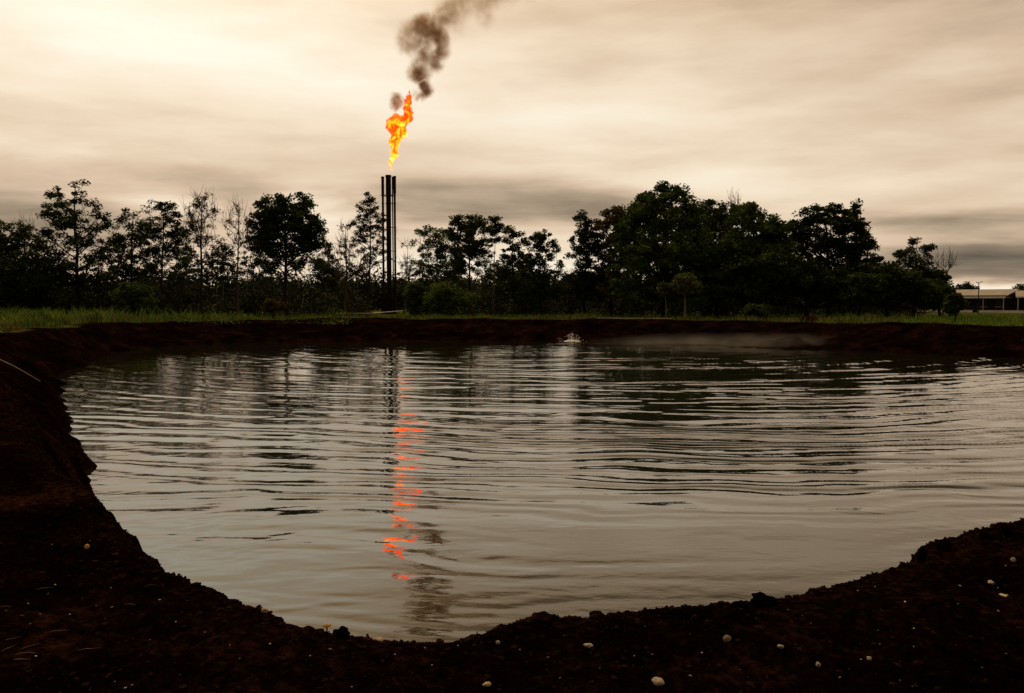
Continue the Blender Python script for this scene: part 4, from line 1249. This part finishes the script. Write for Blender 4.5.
CLOUD = [(240, 60, 150, 26, .15), (60, 20, 140, 40, .04), (570, 122, 150, 18, .20), (735, 180, 110, 20, .15), (880, 100, 240, 50, -.06), (150, 172, 200, 10, -.10),
         (30, 222, 120, 24, -.30), (165, 203, 36, 7, .26), (330, 206, 34, 18, .30), (455, 205, 130, 16, -.30), (610, 206, 60, 9, -.10), (380, 152, 110, 9, -.08), (30, 100, 120, 14, -.04),
         (940, 222, 100, 8, -.26), (940, 239, 60, 6, .06), (990, 263, 95, 14, -.46), (985, 287, 110, 3.5, .46), (430, 265, 80, 14, .12), (570, 262, 40, 16, .12), (680, 40, 160, 30, .02),
         (680, -175, 270, 72, -.66), (1150, -180, 260, 90, -.3), (130, -100, 190, 65, .30), (760, 20, 260, 40, .07)]  # rows above the frame: unseen cloud, shaped for the water's reflections
acc = None
for px, py, sx_, sy_, amp in CLOUD:
    u = mth('MULTIPLY', mth('SUBTRACT', azw, px_az(px)), F / sx_)
    v = mth('MULTIPLY', mth('SUBTRACT', elw, px_el(px, py)), F / sy_)
    q = mth('ADD', mth('MULTIPLY', u, u), mth('MULTIPLY', v, v))
    e_ = mth('MULTIPLY', mth('EXPONENT', mth('MULTIPLY', q, -.5)), amp)
    acc = e_ if acc is None else mth('ADD', acc, e_)
tex = mth('ADD', mth('MULTIPLY_ADD', nA.outputs['Fac'], .34, -.17), mth('ADD', mth('MULTIPLY_ADD', nB.outputs['Fac'], .10, -.05), mth('MULTIPLY_ADD', sw.outputs[2], .26, -.13)))
# unseen sky: slightly raised overhead, dimmed behind the viewer to darken land and trees
high = N(nt, 'ShaderNodeMapRange', interpolation_type='SMOOTHSTEP'); high.inputs['From Min'].default_value = .36; high.inputs['From Max'].default_value = 1.0
high.inputs['To Max'].default_value = .10; L(el, high.inputs['Value'])
back = N(nt, 'ShaderNodeMapRange', interpolation_type='SMOOTHSTEP'); back.inputs['From Min'].default_value = .75; back.inputs['From Max'].default_value = -.5
back.inputs['To Max'].default_value = -.5; L(sep.outputs[1], back.inputs['Value'])
B = mth('ADD', mth('ADD', mth('ADD', acc, tex), .735), mth('ADD', high.outputs[0], back.outputs[0]))
cl = ramp(nt, B, [(0.0, (.035, .032, .027)), (.2, (.11, .094, .074)), (.42, (.31, .24, .165)), (.62, (.69, .52, .365)), (.8, (.90, .745, .56)), (1.0, (1.0, .93, .77))])
sky = N(nt, 'ShaderNodeTexSky', sky_type='NISHITA')
sky.sun_disc = False
sky.sun_elevation = R(SUN_EL)
sky.sun_rotation = R(SUN_AZ)
sky.air_density = 1.5; sky.dust_density = 4.0
# the cloud is lit through more strongly round the hidden sun
sun_dir = (math.sin(R(SUN_AZ)) * math.cos(R(SUN_EL)), math.cos(R(SUN_AZ)) * math.cos(R(SUN_EL)), math.sin(R(SUN_EL)))
dt = N(nt, 'ShaderNodeVectorMath', operation='DOT_PRODUCT'); dt.inputs[1].default_value = sun_dir
L(tc.outputs['Generated'], dt.inputs[0])
glow = mth('MULTIPLY_ADD', mth('EXPONENT', mth('MULTIPLY', mth('SUBTRACT', 1.0, dt.outputs['Value']), -13.0)), 11.0, 10.0)
sc10 = N(nt, 'ShaderNodeMix', data_type='RGBA', blend_type='MULTIPLY'); sc10.inputs[0].default_value = 1.0
lift = N(nt, 'ShaderNodeMapRange', interpolation_type='SMOOTHSTEP'); lift.inputs['From Min'].default_value = R(28); lift.inputs['From Max'].default_value = R(60)
lift.inputs['To Min'].default_value = 1.0; lift.inputs['To Max'].default_value = 1.7; L(el, lift.inputs['Value'])     # an overcast is brightest overhead
glow = mth('MULTIPLY', glow, lift.outputs[0])
warm = N(nt, 'ShaderNodeMix', data_type='RGBA', blend_type='MULTIPLY'); warm.inputs[7].default_value = (1.0, .87, .66, 1)
wf = N(nt, 'ShaderNodeMapRange', interpolation_type='SMOOTHSTEP'); wf.inputs['From Min'].default_value = R(15); wf.inputs['From Max'].default_value = R(32); L(el, wf.inputs['Value'])
L(wf.outputs[0], warm.inputs[0]); L(cl.outputs[0], warm.inputs[6])
L(warm.outputs[2], sc10.inputs[6]); L(glow, sc10.inputs[7])
mx = N(nt, 'ShaderNodeMix', data_type='RGBA'); mx.inputs[0].default_value = .985
L(sky.outputs[0], mx.inputs[6]); L(sc10.outputs[2], mx.inputs[7])
bg = N(nt, 'ShaderNodeBackground', i_Strength=0.1)
L(mx.outputs[2], bg.inputs['Color'])
wo = N(nt, 'ShaderNodeOutputWorld'); L(bg.outputs[0], wo.inputs[0])

sd = bpy.data.lights.new('sun', 'SUN')
sd.energy = 0.6
sd.angle = R(18)
sd.color = (1.0, .93, .82)
so = bpy.data.objects.new('sun', sd); col.objects.link(so)
sdir = Vector((math.sin(R(SUN_AZ)) * math.cos(R(SUN_EL)), math.cos(R(SUN_AZ)) * math.cos(R(SUN_EL)), math.sin(R(SUN_EL))))
so.rotation_euler = sdir.to_track_quat('Z', 'Y').to_euler()
so.location = sdir * 60

# ------------------------------------------------------------------ render settings
scene.render.engine = 'CYCLES'
scene.view_settings.view_transform = 'Standard'
scene.view_settings.look = 'None'
scene.view_settings.exposure = 0.0
scene.view_settings.gamma = 1.0
cy_ = scene.cycles
cy_.use_denoising = True
cy_.max_bounces = 6
cy_.diffuse_bounces = 2
cy_.glossy_bounces = 3
cy_.volume_bounces = 1
cy_.transparent_max_bounces = 8
cy_.volume_step_rate = 0.35
cy_.volume_max_steps = 256
